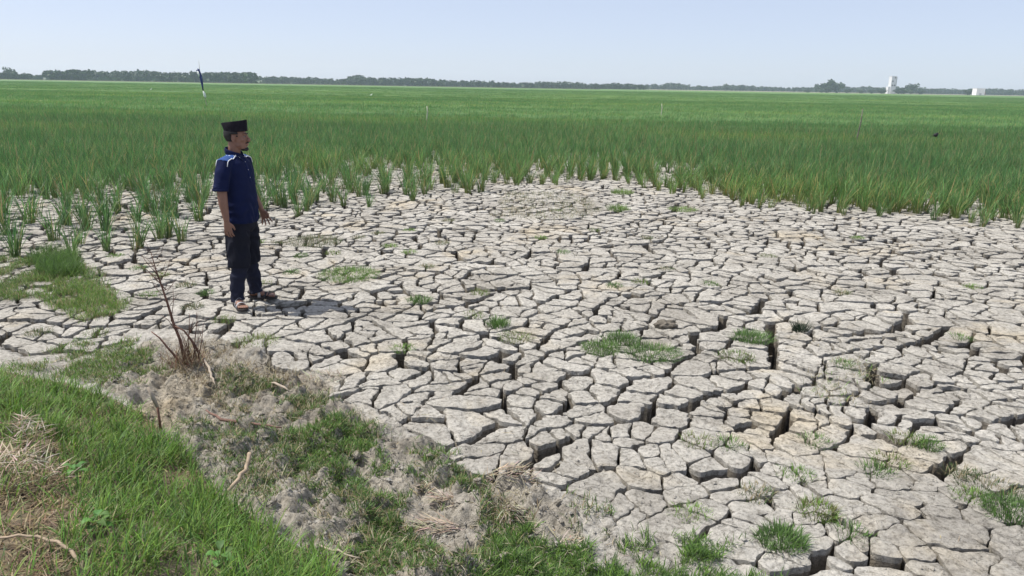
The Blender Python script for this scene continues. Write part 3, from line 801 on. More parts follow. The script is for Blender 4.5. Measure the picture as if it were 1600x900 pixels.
# further off the plants close up: wider patches of the same blades
def patch_mesh(size, n, segs, w, h=.62):
    P = np.stack([rng.uniform(-size, size, n), rng.uniform(-size, size, n), np.full(n, .0)], 1)
    ct = np.where(rng.random((n, 1)) < .07, jit((.34, .31, .14), n), np.where(rng.random((n, 1)) < .5, jit((.068, .170, .054), n, .45), jit((.118, .255, .080), n, .4)))
    return blades_mesh("rice_patch", [blades(P, h * rng.uniform(.6, 1.12, n), np.full(n, w) * rng.uniform(.6, 1.3, n), rng.uniform(-1.5, 1.5, n), rng.uniform(.03, .4, n), rng.uniform(.1, .9, n), ct * .6 + np.array([.05, .055, .02]), ct, segs)])
patches = [patch_mesh(.75, 290, 3, .021, .54) for _ in range(5)]
far_patches = [patch_mesh(2.2, 900, 2, .045, .56) for _ in range(4)]
for m in patches + far_patches: m.materials.append(RICE)
def lattice(step, y0, y1):
    g = []
    y = y0
    while y < y1:
        half = y * 0.80 + 3; n = int(2 * half / step)
        for k in range(n): g.append((-half + (k + random.random()) * step, y + random.uniform(-.4, .4) * step))
        y += step
    return np.array(g)
p2, p3 = lattice(1.15, 36, 105), lattice(3.3, 100, 330)
P = np.concatenate([np.concatenate([pm, np.zeros((len(pm), 1))], 1), np.concatenate([p2, np.full((len(p2), 1), -.02)], 1), np.concatenate([p3, np.full((len(p3), 1), -.02)], 1)])
n1, n2, n3 = len(pm), len(p2), len(p3)
rot = np.concatenate([np.stack([rng.uniform(-.06, .06, n1), rng.uniform(-.02, .14, n1), rng.uniform(0, 6.28, n1)], 1),
                      np.stack([np.zeros(n2), np.zeros(n2), rng.uniform(-.5, .5, n2)], 1), np.stack([np.zeros(n3), np.zeros(n3), rng.uniform(-.5, .5, n3)], 1)])
scl = np.concatenate([sm_ * 1.03, rng.uniform(.9, 1.08, n2), rng.uniform(.9, 1.1, n3)])
pick = np.concatenate([rng.integers(0, 12, n1), 12 + rng.integers(0, 5, n2), 17 + rng.integers(0, 4, n3)])
scatter_object("rice_crop", P, rot, scl, pick, variants + patches + far_patches, "dense green rice crop filling the flat field behind the front plants")

# the closed canopy of the farthest rice
t = NT("rice_canopy", 0.7, 0.2)
mp = t.n.new("ShaderNodeMapping"); mp.inputs["Scale"].default_value = (0.03, 0.06, 0); t.link(t.pos, mp.inputs[0])
c = t.ramp(t.noise(1.0, 4, .6, mp.outputs[0]), [(.3, (.075, .150, .045)), (.5, (.105, .195, .056)), (.7, (.145, .230, .066))])
mp2 = t.n.new("ShaderNodeMapping"); mp2.inputs["Scale"].default_value = (0.004, 0.012, 0); t.link(t.pos, mp2.inputs[0])
c = t.mix(1.0, c, t.ramp(t.noise(1.0, 2, .5, mp2.outputs[0]), [(.35, (.85, .9, .9)), (.65, (1.2, 1.1, 1.0))]), 'MULTIPLY')
t.color(c); t.normal(t.bump(t.noise(2.5, 4, .7), 1.0, .3)); CANOPY = t.m
cx_ = np.linspace(-640, 640, 60); cy_ = np.concatenate([np.linspace(34, 100, 40), np.linspace(105, 640, 60)])
CX, CY = np.meshgrid(cx_, cy_); fx, fy = CX.ravel(), CY.ravel()
CZ = .34 + .06 * vnoise(fx * .5, fy * .5, 141); CZ[fy < 34.5] = .02
CZ = np.where(fy > 100, CZ + .08, CZ)
idx = np.arange(len(fx)).reshape(len(cy_), len(cx_))
o = obj("rice_canopy", raw_mesh("rice_canopy", np.stack([fx, fy, CZ], 1), (np.stack([idx[:-1, :-1], idx[:-1, 1:], idx[1:, 1:], idx[1:, :-1]], -1).reshape(-1, 4),), None, True), CANOPY)
tag(o, "far rice canopy stretching in a flat green sheet to the tree line", "rice", kind="stuff")

# ------------------------------------------------------------------ trees on the horizon
BARK = mat_plain("bark", (.16, .13, .10), .9, .1, .3, 8)
def crown_mesh(wide=1.0, tall=1.0, n=420):
    """a unit-high crown: leaf sprays scattered through several lumps; crown spans z 0.15..1"""
    lumps = [(rng.uniform(-.30, .30) * wide, rng.uniform(-.28, .28) * wide, rng.uniform(.36, .80), rng.uniform(.15, .26)) for _ in range(8)] + [(0, 0, .5, .3), (0, 0, .28, .24), (.1, 0, .2, .18)]
    Vs, Fs = [], []
    for k in range(n):
        lx, ly, lz, lr = lumps[int(rng.integers(len(lumps)))]
        dv = rng.normal(0, 1, 3); dv /= np.linalg.norm(dv)
        r = lr * rng.uniform(.45, 1.08)
        c = np.array([lx + dv[0] * r * wide, ly + dv[1] * r * wide, lz + dv[2] * r * tall])
        nrm = dv + rng.normal(0, .6, 3); nrm /= np.linalg.norm(nrm)
        u = np.cross(nrm, rng.normal(0, 1, 3)); u /= np.linalg.norm(u); w = np.cross(nrm, u)
        s = rng.uniform(.05, .11)
        b = len(Vs) * 1
        Vs += [c + u * s, c + w * s * .8, c - u * s, c - w * s * .9]
        Fs.append((b, b + 1, b + 2, b + 3))
    V = np.array(Vs); C = jit((.030, .056, .026), n, .45, .12)
    return raw_mesh("crown", V, Fs, np.repeat(C, 4, 0))
def trunk_mesh():
    m = MB(); bx, by = rng.uniform(-.04, .04, 2)
    m.tube([(0, 0, -.03), (bx * .5, by * .5, .2), (bx, by, .5)], [.028, .02, .010], 6)
    for _ in range(4):
        a = rng.uniform(0, 6.28); z = rng.uniform(.2, .4)
        m.tube([(bx * .6, by * .6, z), (bx + .12 * math.cos(a), by + .12 * math.sin(a), z + .13), (bx + .2 * math.cos(a), by + .2 * math.sin(a), z + .3)], [.012, .008, .004], 5)
    return m.mesh("trunk")
crowns = [crown_mesh(rng.uniform(.95, 1.5), rng.uniform(.85, 1.05)) for _ in range(9)]; trunks = [trunk_mesh() for _ in range(5)]
for m in crowns: m.materials.append(TREE)
for m in trunks: m.materials.append(BARK)
def tree(px, top, Y, label, group=None, w=1.0, base=None):
    hz = 120.5 + 0.0166 * px
    h = (hz - top) * Y / F_PX / 0.94 + CAM_H
    r = empty("tree", (at_depth(px, Y), Y, 0.0), rng.uniform(0, 6.28)); r.scale = (h * w, h * w, h)
    tag(r, label, "tree", group)
    obj("trunk", trunks[int(rng.integers(5))], None, r); obj("crown", crowns[int(rng.integers(9))], None, r)
    return r
def profile(x, pts): return float(np.interp(x, [p[0] for p in pts], [p[1] for p in pts]))
TOP_ROW = [(140, 112), (155, 111), (175, 112), (210, 111), (245, 112), (300, 113), (390, 114), (400, 119), (430, 119), (440, 120), (500, 121), (530, 123), (545, 121), (600, 122), (660, 122), (700, 125), (760, 127), (800, 128), (850, 128),
           (880, 128), (910, 129), (930, 131), (950, 130), (980, 130), (1005, 132)]
tree(15, 107, 560, "tall single tree standing clear of the others at the far left of the skyline", None, 1.0)
for x, tp in ((2, 113), (9, 113), (24, 114), (31, 113), (39, 114), (46, 115)):
    tree(x, tp, 560, "low rounded tree in the short clump around the tall far-left tree", "trees around the tall far-left tree", 1.35)
for x in range(58, 80, 6): tree(x, 117.5, 620, "low bush-like tree in the gap left of the second clump", "low trees in the far-left gap", 1.9)
for x in (82, 90, 98, 107, 115, 124, 132): tree(x + rng.uniform(-1, 1), 109.5 + rng.uniform(-.5, 1.8), 560, "tree in the dense clump between the two skyline gaps on the left", "trees in the second skyline clump", 1.3)
x = 143.0
while x < 385:
    tree(x, profile(x, TOP_ROW) + rng.uniform(-.6, 1.2), 600 + rng.uniform(-12, 25), "dark green tree in the even row on the skyline behind the tattered flag", "trees in the even row behind the flag", 1.15); x += rng.uniform(6.2, 9.5)
tree(390, 113.2, 585, "broad dark tree that ends the even skyline row at the right", None, 1.4)
x = 403.0
while x < 800:
    tree(x, profile(x, TOP_ROW) + rng.uniform(-.7, 1.2), 720 + rng.uniform(-20, 40), "tree in the long low skyline row above the middle of the rice field", "trees in the long low middle row", 1.25); x += rng.uniform(6.0, 9.5)
tree(559, 117.3, 840, "wide pale tree rising behind the long low skyline row", None, 2.0)
while x < 1010:
    tree(x, profile(x, TOP_ROW) + rng.uniform(-.7, 1.2), 760 + rng.uniform(-20, 40), "tree in the short dense clumps on the skyline right of the long low row", "trees in the dense clumps right of centre", 1.25); x += rng.uniform(6.0, 9.0)
TOP_R = [(1010, 132), (1030, 131), (1065, 130), (1080, 134), (1120, 134), (1140, 131.5), (1170, 134), (1200, 135), (1260, 136), (1330, 135), (1390, 136), (1420, 136), (1450, 138), (1500, 139), (1540, 139), (1610, 141)]
x = 1012.0
while x < 1608:
    tree(x, profile(x, TOP_R) + rng.uniform(-.6, 1.6), 1000 + rng.uniform(-40, 60), "hazy blue-green tree in the far thin tree line at the right", "hazy trees in the far right tree line", rng.uniform(1.2, 1.6)); x += rng.uniform(6.5, 10)
for x, tp, lab in ((1292, 127, "left half of the big twin tree that stands above the right tree line"), (1306, 125.5, "right half of the big twin tree that stands above the right tree line")):
    tree(x, tp, 800, lab, None, 1.05)
tree(1276, 131.0, 900, "slim tree just left of the big twin tree", None, .7)
tree(1424, 131.8, 820, "dark rounded tree just right of the white tower block", None, 1.2)
for x, tp in ((1262, 140), (1283, 139), (1325, 139), (1345, 141), (1362, 140.5), (1378, 139.5), (1404, 139), (1412, 137), (1438, 140)):
    tree(x, tp, 780, "low dark bush in front of the right tree line near the white tower block", "bushes near the white tower block", 2.0)
tree(1513, 138.8, 765, "low dark tree touching the left side of the white shed", None, 1.5)
# low far wood behind the rows
n = 9000
wpx = np.concatenate([rng.uniform(0, 135, 300), rng.uniform(140, 1600, n - 300)])
wy_ = np.interp(wpx, [0, 400, 420, 800, 1000, 1020, 1600], [610, 640, 770, 800, 850, 1090, 1090]) + rng.uniform(-30, 40, n)
wx_ = np.array([at_depth(a, b) for a, b in zip(wpx, wy_)])
hh = 2.4 + 2.0 * vnoise(wpx / 25, wy_ * 0, 151)
wz = rng.uniform(0, 1, n) * hh
V = np.zeros((n, 4, 3)); cc = np.stack([wx_, wy_, wz], 1); s = rng.uniform(1.2, 2.6, n)[:, None]
u = rng.normal(0, 1, (n, 3)); u[:, 1] *= .4; u /= np.linalg.norm(u, axis=1, keepdims=True); w = np.cross(u, rng.normal(0, 1, (n, 3)) * .4 + np.array([0, 1, 0])); w /= np.linalg.norm(w, axis=1, keepdims=True)
V[:, 0] = cc + u * s; V[:, 1] = cc + w * s; V[:, 2] = cc - u * s; V[:, 3] = cc - w * s
o = obj("undergrowth", raw_mesh("undergrowth", V.reshape(-1, 3), (np.arange(4 * n).reshape(n, 4),), np.repeat(jit((.036, .064, .03), n, .3), 4, 0)), TREE)
tag(o, "low far undergrowth filling the foot of the skyline tree rows", "undergrowth", kind="stuff")
# bank of bare earth along the far edge of the rice
m = MB()
for x0, x1, Y, h in ((-450, 60, 545, .7), (60, 700, 660, .45)):
    m.tube([(x0, Y, 0), ((x0 + x1) / 2, Y + 4, 0), (x1, Y, 0)], [(1.2, h)] * 3, 8, (0, 1, 0))
o = m.build("earth_bank", mat_plain("far_earth", (.115, .10, .075), .95, .05, .3, .05)); tag(o, "low brown earth bank along the far edge of the rice", kind="structure")

# ------------------------------------------------------------------ far buildings
WHITE = mat_plain("white_wall", (.64, .65, .66), .8, .2, .06, .4); GREYW = mat_plain("grey_wall", (.42, .43, .44), .85, .2, .1, .4)
DARKO = mat_plain("dark_opening", (.04, .045, .05), .7, .3, .1, 1); ROOF = mat_plain("roof_sheet", (.62, .62, .62), .5, .4, .1, .5)
Y = 800.0; k = Y / F_PX
b = empty("tower_block", (at_depth(1393, Y), Y, 0)); tag(b, "white windowless tower block with a grey stair shaft above the right tree line", "building")
hz = 120.5 + .0166 * 1393; H = (hz - 121.5) * k + CAM_H
m = MB(); m.box((-3.0, -3, 0), (1.8, 3, H)); m.build("wall", WHITE, b, False)
m = MB(); m.box((-3.2, -3.25, H), (2.0, 3.2, H + .35)); m.build("roof", ROOF, b, False)
m = MB(); m.box((1.81, -1.5, 0), (3.3, 2.6, H - .4)); m.build("stair_shaft", GREYW, b, False)
m = MB(); m.box((-5.0, -2, 0), (-3.01, 2.6, H * .42)); m.build("side_wing", WHITE, b, False)
for x, z in ((-1.6, H - 5.4), (.6, H - 1.8), (-1.6, H - 9.5), (.7, H - 9.5)):
    m = MB(); m.box((x - .6, -3.12, z), (x + .6, -2.9, z + 1.4)); w_ = m.build("window", DARKO, b, False)
Y = 740.0; k = Y / F_PX; SHEDW = mat_plain('shed_white', (.80, .80, .80), .7, .2, .05, .4)
b = empty("shed", (at_depth(1529, Y), Y, 0)); tag(b, "small white shed block standing alone near the right end of the tree line", "building")
hz = 120.5 + .0166 * 1529; H = (hz - 139.2) * k + CAM_H
m = MB(); m.box((-4.0, -3, 0), (4.0, 4, H)); m.build("wall", SHEDW, b, False)
m = MB(); m.box((-4.25, -3.25, H), (4.25, 4.2, H + .3)); m.build("roof", SHEDW, b, False)
m = MB(); m.box((4.01, -1.5, 0), (5.6, 3, H * .55)); m.build("lean_to", mat_plain("red_wall", (.35, .2, .16), .85, .2, .1, 1), b, False)
m = MB(); m.box((-1.0, -3.1, 0), (1.0, -2.9, 2.2)); m.build("door", GREYW, b, False)

# ------------------------------------------------------------------ flag, stakes, birds
BAMBOO = mat_plain("bamboo", (.30, .28, .20), .7, .3, .25, 10); CLOTHB = mat_plain("blue_cloth", (.045, .06, .18), .9, .1, .3, 6); CLOTHW = mat_plain("white_cloth", (.75, .77, .75), .85, .1, .1, 6)
STAKE = mat_plain("pale_stake", (.48, .47, .38), .8, .2, .2, 10); DSTAKE = mat_plain("grey_stake", (.16, .15, .12), .8, .2, .3, 8)
Y = 52.0
def fp(px, py, dy=0.0):
    d_ = ray(px, py); tt = Y / d_[1]
    return np.array([d_[0] * tt, Y + dy, CAM_H + d_[2] * tt])
f0 = fp(322.5, 163); org = np.array([f0[0], Y, 0.0])
fl = empty("flag_pole", tuple(org)); tag(fl, "leaning bamboo pole with tattered dark blue cloth and a white rag in the rice", "flag pole")
L_ = lambda px, py, dy=0.0: fp(px, py, dy) - org
m = MB(); m.tube([(.04, 0, 0), L_(322.5, 163), L_(319.5, 148), L_(315.5, 128), L_(311.8, 108), L_(310.5, 95)], [.03, .028, .025, .02, .014, .007], 7); m.build("pole", BAMBOO, fl)
def rag(name, pts, widths, mat):
    m = MB(); rings = []
    for (px, py), w_ in zip(pts, widths):
        p = L_(px, py, -.04); th = np.linspace(0, 6.283, 10, endpoint=False)
        rr = 1 + .35 * np.sin(3 * th + py)
        rings.append(p + np.stack([np.cos(th) * w_ * rr, np.sin(th) * w_ * .45 * rr, np.zeros(10) + .02 * np.sin(2 * th)], 1))
    m.loft(rings); return m.build(name, mat, fl)
rag("blue_cloth", [(309.5, 107), (311, 110), (312.3, 114), (313.8, 120), (315, 127), (316.5, 134), (317.6, 141)], [.01, .075, .07, .085, .08, .05, .03], CLOTHB)
rag("cloth_tip", [(311.5, 108.5), (309, 109.8), (307, 110.5)], [.05, .045, .01], CLOTHB)
rag("white_strip", [(310.6, 112), (311.3, 116), (312.2, 119.5)], [.03, .06, .02], CLOTHW); bpy.data.objects["white_strip"].location.y = -.08
rag("white_rag", [(318.2, 142.5), (319.3, 146), (320.6, 150), (321.3, 152.6)], [.03, .075, .085, .03], CLOTHW)
def stake(px0, py0, px1, py1, z0, rad, mat, label):
    p = at(px0, py0, z0); Yk = p[1]
    d_ = ray(px1, py1); q = np.array([d_[0] * Yk / d_[1], Yk, CAM_H + d_[2] * Yk / d_[1]])
    base = p + (p - q) * (z0 / max(.05, (q - p)[2]))
    m = MB(); v = q - p
    pp = [base - np.array([0, 0, .05]), p, p + v * .5 + np.array([rad, 0, 0]), q]
    o = m; m.tube([x_ - base for x_ in pp], [rad, rad, rad * .85, rad * .6], 7)
    m.tube([pp[2] - base, pp[2] - base + np.array([rad * .2, 0, rad * 1.1])], [rad * 1.25, rad * 1.2], 7)
    o = m.build("stake", mat); o.location = tuple(base); tag(o, label, "stake")
stake(667, 184, 667, 166, .5, .03, STAKE, "short pale upright stake in the rice left of the field's middle")
stake(1033.5, 176, 1034, 162, .5, .032, STAKE, "short pale upright stake in the rice right of the field's middle")
stake(1340, 212, 1348, 170, .5, .026, DSTAKE, "thin grey stake leaning to the right, tallest stake in the right half of the rice")
EGW = mat_plain("egret_white", (.8, .8, .78), .8, .2, .05, 10); BEAK = mat_plain("beak", (.5, .33, .08), .5, .4, .1, 10); BLK = mat_plain("black_plumage", (.012, .012, .014), .6, .3, .2, 30)
def egret(px, py, s, label):
    p = at(px, py, .35); r = empty("egret", (p[0], p[1], .35)); r.scale = (s, s, s); tag(r, label, "bird")
    m = MB(); m.tube([(-.24, 0, .22), (-.1, 0, .27), (.05, 0, .30), (.14, 0, .36), (.15, 0, .47), (.19, 0, .56), (.24, 0, .57)], [.015, .07, .085, .045, .024, .03, .012], 9, (0, 0, 1)); m.build("body", EGW, r)
    m = MB(); m.tube([(.235, 0, .57), (.33, 0, .55)], [.011, .002], 6, (0, 0, 1)); m.build("beak", BEAK, r)
    for y in (-.03, .03):
        m = MB(); m.tube([(0, y, .25), (-.02, y, .1), (0, y, -.35)], [.01, .007, .007], 5); m.build("leg", BLK, r)
egret(634, 135.4, 1.15, "white egret at the far edge of the rice below the long tree row")
egret(757, 136.5, 1.0, "white egret at the far edge of the rice right of the centre tree row")
egret(580, 151, .75, "small white egret in the far rice between the man and the centre")
egret(236, 141.5, .7, "small white egret in the far rice left of the flag pole")
p = at(1462, 213, .62)
r = empty("black_bird", (p[0], p[1], .60)); tag(r, "small round black bird perched on the rice tops at the right", "bird")
m = MB(); m.tube([(-.07, 0, .03), (-.045, 0, .05), (0, 0, .06), (.04, 0, .085), (.06, 0, .10)], [.02, .055, .07, .05, .02], 10, (0, 0, 1)); m.ellipsoid((.045, 0, .115), (.036, .032, .033)); m.build("body", BLK, r)
m = MB(); m.tube([(.075, 0, .115), (.11, 0, .11)], [.01, .002], 6, (0, 0, 1)); m.build("beak", BEAK, r)
m = MB(); m.box((-.13, -.02, .02), (-.05, .02, .035)); m.build("tail", BLK, r)

# ------------------------------------------------------------------ dead wood, straw, clods, weeds
TWIG = mat_plain("dead_twig", (.15, .085, .065), .9, .1, .35, 30, .4); PSTICK = mat_plain("bleached_stick", (.33, .28, .225), .85, .15, .2, 25, .4)
REDST = mat_plain("reddish_stem", (.17, .105, .085), .85, .15, .3, 25); GSTICK = mat_plain("grey_brown_stick", (.33, .26, .19), .85, .15, .3, 25, .4)
def gz(x, y): return float(surface(np.array([x]), np.array([y]))[0])
def stick(name, pxs, zs, rads, mat, label, cat="stick"):
    P = [at(px, py, z) for (px, py), z in zip(pxs, zs)]
    b = P[0].copy(); b[2] = gz(b[0], b[1])
    o_ = []
    for q_, z in zip(P, zs): o_.append(np.array([q_[0], q_[1], max(q_[2], gz(q_[0], q_[1]) + .006 if z < .03 else q_[2])]) - b)
    fine = []
    for a_, b_, in zip(o_[:-1], o_[1:]):
        for k_ in range(3): fine.append(a_ + (b_ - a_) * k_ / 3 + rng.normal(0, .003, 3))
    fine.append(o_[-1]); rr = np.interp(np.linspace(0, 1, len(fine)), np.linspace(0, 1, len(rads)), rads)
    m = MB(); m.tube(fine, list(rr), 7, (.3, .2, 1)); o = m.build(name, mat); o.location = tuple(b)
    return tag(o, label, cat)
def upright(Y_, pxs):
    """points of an upright stem standing Y_ metres ahead"""
    out = []
    for px, py in pxs:
        d_ = ray(px, py); k_ = Y_ / d_[1]; out.append(np.array([d_[0] * k_, Y_, CAM_H + d_[2] * k_]))
    return out
def upstick(name, Y_, pxs, rads, mat, label):
    P = upright(Y_, pxs); b = P[0].copy()
    m = MB(); m.tube([p_ - b for p_ in P], rads, 7, (0, 1, 0)); o = m.build(name, mat); o.location = tuple(b); return tag(o, label, "stick")
pb = at(251, 672); b_ = upright(pb[1], [(251, 672), (249, 655), (246, 636)])
bs = empty("bent_stick", tuple(b_[0])); tag(bs, "bent stick standing in the crumbled soil with a pale bleached upper half", "stick")
m = MB(); m.tube([p_ - b_[0] for p_ in b_] , [.008, .0075, .0075], 7, (0, 1, 0)); m.build("lower_stem", TWIG, bs)
u_ = upright(pb[1] - .02, [(246, 636), (239, 621), (231, 605)])
m = MB(); m.tube([p_ - b_[0] for p_ in u_], [.010, .012, .009], 7, (0, 1, 0)); m.build("upper_stem", PSTICK, bs)
stick("curved_stick", [(328, 792), (352, 770), (374, 748), (386, 728), (390, 708)], [.02, .03, .05, .08, .12], [.006, .009, .011, .011, .012], GSTICK, "curved grey-brown stick rising from the crumbled soil beside the long grass")
stick("fallen_branch", [(322, 640), (345, 655), (375, 660), (410, 664), (440, 668)], [.04, .03, .03, .03, .03], [.005, .010, .010, .006, .004], REDST, "reddish fallen branch lying on the crumbled soil right of the bent stick")
stick("pale_root", [(318, 560), (326, 575), (331, 588), (336, 600)], [.07, .05, .04, .03], [.007, .010, .008, .005], PSTICK, "pale bleached root end at the foot of the dry shrub")
stick("thin_twig", [(500, 852), (530, 862), (562, 872)], [.03, .03, .03], [.005, .005, .003], PSTICK, "thin pale twig lying on bare soil at the end of the long grass")
stick("pale_flake", [(425, 598), (440, 603), (452, 612)], [.04, .05, .03], [.006, .010, .005], PSTICK, "pale bark flake lying on the soil above the low grass")
VINE = mat_plain("dead_vine", (.33, .26, .19), .85, .15, .2, 25)
stick("dead_vine", [(-30, 842), (30, 838), (70, 839), (100, 852), (118, 868), (128, 885), (133, 910)], [.40, .42, .42, .42, .40, .38, .34], [.004, .005, .0055, .006, .007, .008, .008], VINE, "arching tan dead vine over the brown grass in the lower left corner", "vine")

Ysh = at(285, 572)[1]
bs0 = upright(Ysh, [(287, 566)])[0]
sh = empty("dry_shrub", tuple(bs0)); tag(sh, "leafless dry shrub with long leaning stem left of the man's feet", "shrub")
def shp(pxs, dy=0): return [p_ - bs0 + np.array([0, dy, 0]) for p_ in upright(Ysh, pxs)]
m = MB(); m.tube(shp([(290, 570), (281, 530), (271, 505), (262, 475), (252, 445), (243, 420), (236, 395)]), [.012, .011, .0098, .0085, .006, .0045, .0025], 7, (0, 1, 0)); m.build("main_stem", TWIG, sh)
for pts_, r0 in (([(312, 548), (303, 532), (290, 515), (276, 508)], .010), ([(284, 560), (268, 542), (254, 525), (241, 515)], .009), ([(302, 560), (304, 530), (307, 505), (306, 488)], .004), ([(294, 560), (296, 520), (297, 490)], .004),
                 ([(270, 500), (274, 470), (273, 440)], .003), ([(256, 455), (240, 438), (226, 424), (212, 416)], .004), ([(250, 440), (262, 420), (266, 402)], .003), ([(246, 428), (230, 410), (222, 398)], .003), ([(310, 560), (316, 530), (318, 505)], .004),
                 ([(240, 408), (248, 396), (250, 386)], .002), ([(298, 520), (312, 500), (330, 495)], .003), ([(282, 530), (262, 500), (250, 492)], .003)):
    m = MB(); m.tube(shp(pts_, rng.uniform(-.06, .06)), list(np.linspace(r0, r0 * .4, len(pts_))), 6, (0, 1, 0)); m.build("twig", TWIG, sh)
for k_ in range(13):
    bx_, by_ = rng.uniform(276, 318), rng.uniform(548, 568); hh_ = rng.uniform(20, 75); lx_ = rng.normal(-4, 14)
    m = MB(); m.tube(shp([(bx_, by_), (bx_ + lx_ * .4, by_ - hh_ * .5), (bx_ + lx_, by_ - hh_)], rng.uniform(-.08, .08)), [.0026, .002, .001], 5, (0, 1, 0)); m.build("twig", TWIG, sh)
for k_ in range(16):
    t0 = rng.uniform(.35, 1); bx_ = 281 - 45 * t0; by_ = 530 - 135 * t0; lx_ = rng.choice((-1, 1)) * rng.uniform(8, 24)
    m = MB(); m.tube(shp([(bx_, by_), (bx_ + lx_ * .5, by_ - rng.uniform(4, 12)), (bx_ + lx_, by_ - rng.uniform(8, 30))], rng.uniform(-.05, .05)), [.0022, .0017, .0009], 5, (0, 1, 0)); m.build("twig", TWIG, sh)
n = 300
P = np.stack([rng.normal(.02, .08, n), rng.normal(0, .06, n), np.full(n, -.02)], 1)
cc = np.where(rng.random((n, 1)) < .55, jit((.17, .095, .065), n, .3), jit((.30, .24, .16), n, .3))
obj("dry_stalks", blades_mesh("dry_stalks", [blades(P, rng.uniform(.06, .22, n), rng.uniform(.003, .006, n), rng.uniform(0, 6.28, n), rng.uniform(.1, 1.0, n), rng.uniform(0, .6, n), cc, cc, 3)]), STRAW, sh)

def straw_clump(px, py, rx, ry, n, h, label, heading=None, spread=.5, hump=.05):
    p = at(px, py); r = rng.random(n) ** .5; a = rng.uniform(0, 6.28, n)
    X, Yv = r * np.cos(a) * rx, r * np.sin(a) * ry
    P = np.stack([X, Yv, hump * (1 - r ** 2)], 1)
    az = (np.full(n, heading) if heading is not None else rng.uniform(0, 6.28, n)) + rng.normal(0, spread, n)
    cc = np.where(rng.random((n, 1)) < .75, jit((.42, .365, .29), n, .3), jit((.28, .22, .16), n, .3))
    o = obj("straw_clump", blades_mesh("straw_clump", [blades(P, h * rng.uniform(.5, 1.2, n), rng.uniform(.003, .007, n), az, rng.uniform(.9, 1.5, n), rng.uniform(-.2, .6, n), cc, cc, 4)]), STRAW)
    o.location = (p[0], p[1], gz(p[0], p[1])); tag(o, label, "straw")
straw_clump(797, 800, .055, .09, 230, .12, "bleached straw clump hanging downward, brightest straw in the foreground", -1.35, .3, .07)
straw_clump(795, 750, .14, .05, 170, .09, "bleached arching straw clump just above the hanging one", -.2, .9, .08)
straw_clump(700, 778, .08, .04, 90, .08, "grey straw clump left of the two bleached clumps", 3.4, .5, .04)
straw_clump(660, 755, .05, .05, 70, .07, "round grey straw tuft at the lower end of the short grass", None, 1, .05)
straw_clump(680, 815, .13, .06, 140, .10, "flat grey straw clump low among the green grass", 3.3, .5, .03)
straw_clump(895, 845, .22, .10, 70, .10, "thin scattered straw right of the hanging clump", .5, .7, .02)
straw_clump(505, 590, .16, .10, 110, .09, "grey withered straw on the edge of the mud above the short grass", 2.5, .8, .03)
straw_clump(60, 770, .09, .07, 110, .09, "tan tangle of dead grass in the middle of the left bank", None, 1.5, .12)
straw_clump(50, 850, .20, .09, 170, .10, "reddish brown tangle of dead grass under the arching vine", None, 1.5, .14)
for o in [o for o in bpy.data.objects if o.name.startswith("straw_clump")][-2:]:
    o.location.z = max(o.location.z, .0) + .05

def clod_mesh():
    bm = bmesh.new(); bmesh.ops.create_icosphere(bm, subdivisions=3, radius=1.0)
    o3 = rng.uniform(0, 50, 3)
    for v in bm.verts:
        c_ = v.co; d_ = 1 + .55 * float(vnoise(c_.x * 1.6 + o3[0], c_.y * 1.6 + c_.z * 1.1 + o3[1], 161)) + .3 * float(vnoise(c_.x * 3.4 + o3[1], c_.z * 3.4 + c_.y * 2 + o3[2], 162) * 1.5) + .16 * float(vnoise(c_.x * 8 + o3[1], c_.z * 8 + c_.y * 5 + o3[2], 163))
        v.co = Vector((c_.x * d_, c_.y * d_ * .85, c_.z * d_ * .6))
    me = bpy.data.meshes.new("soil_clod"); bm.to_mesh(me); bm.free()
    me.materials.append(MUD)
    return me
t = NT('grey_clod', .95, .1); t.color(t.mix(1.0, soil_nodes(t), (.76, .735, .70), 'MULTIPLY')); t.normal(soil_bump(t)); CLODM = t.m
clods = [clod_mesh() for _ in range(6)]
for m in clods: m.materials.clear(); m.materials.append(CLODM)
cp = sample_poly(CLODS, 130)
k = 0
for x, y in cp:
    if in_poly(np.array([x]), np.array([y]), A_W)[0]: continue
    s = rng.choice([.014, .020, .028, .04, .055], p=[.40, .32, .18, .08, .02])
    o = obj("soil_clod", clods[k % 6]); k += 1
    o.location = (x, y, gz(x, y) + s * .15); o.rotation_euler = (rng.uniform(-.5, .5), rng.uniform(-.5, .5), rng.uniform(0, 6.28)); o.scale = (s, s, s)
    pxy = project((x, y, 0))[0]
    tag(o, "%s grey soil clod %s" % ("large rounded" if s > .035 else "middling" if s > .024 else "small crumbly", "in the broken soil around the dry sticks" if pxy[0] < 440 else "under the low grass above the straw" if pxy[1] < 745 else "among the straw at the bottom of the picture"), "soil clod", "soil clods on the broken strip")
p = at(1040, 512); o = obj("burrow_mound", clod_mesh(), None); o.data.materials.clear(); o.data.materials.append(mat_plain("dark_soil", (.13, .115, .095), .95, .1, .35, 30, .6))
o.location = (p[0], p[1], .02); o.scale = (.10, .09, .09); tag(o, "small dark crumbly mound on a plate behind the three-tuft cluster", "mound")

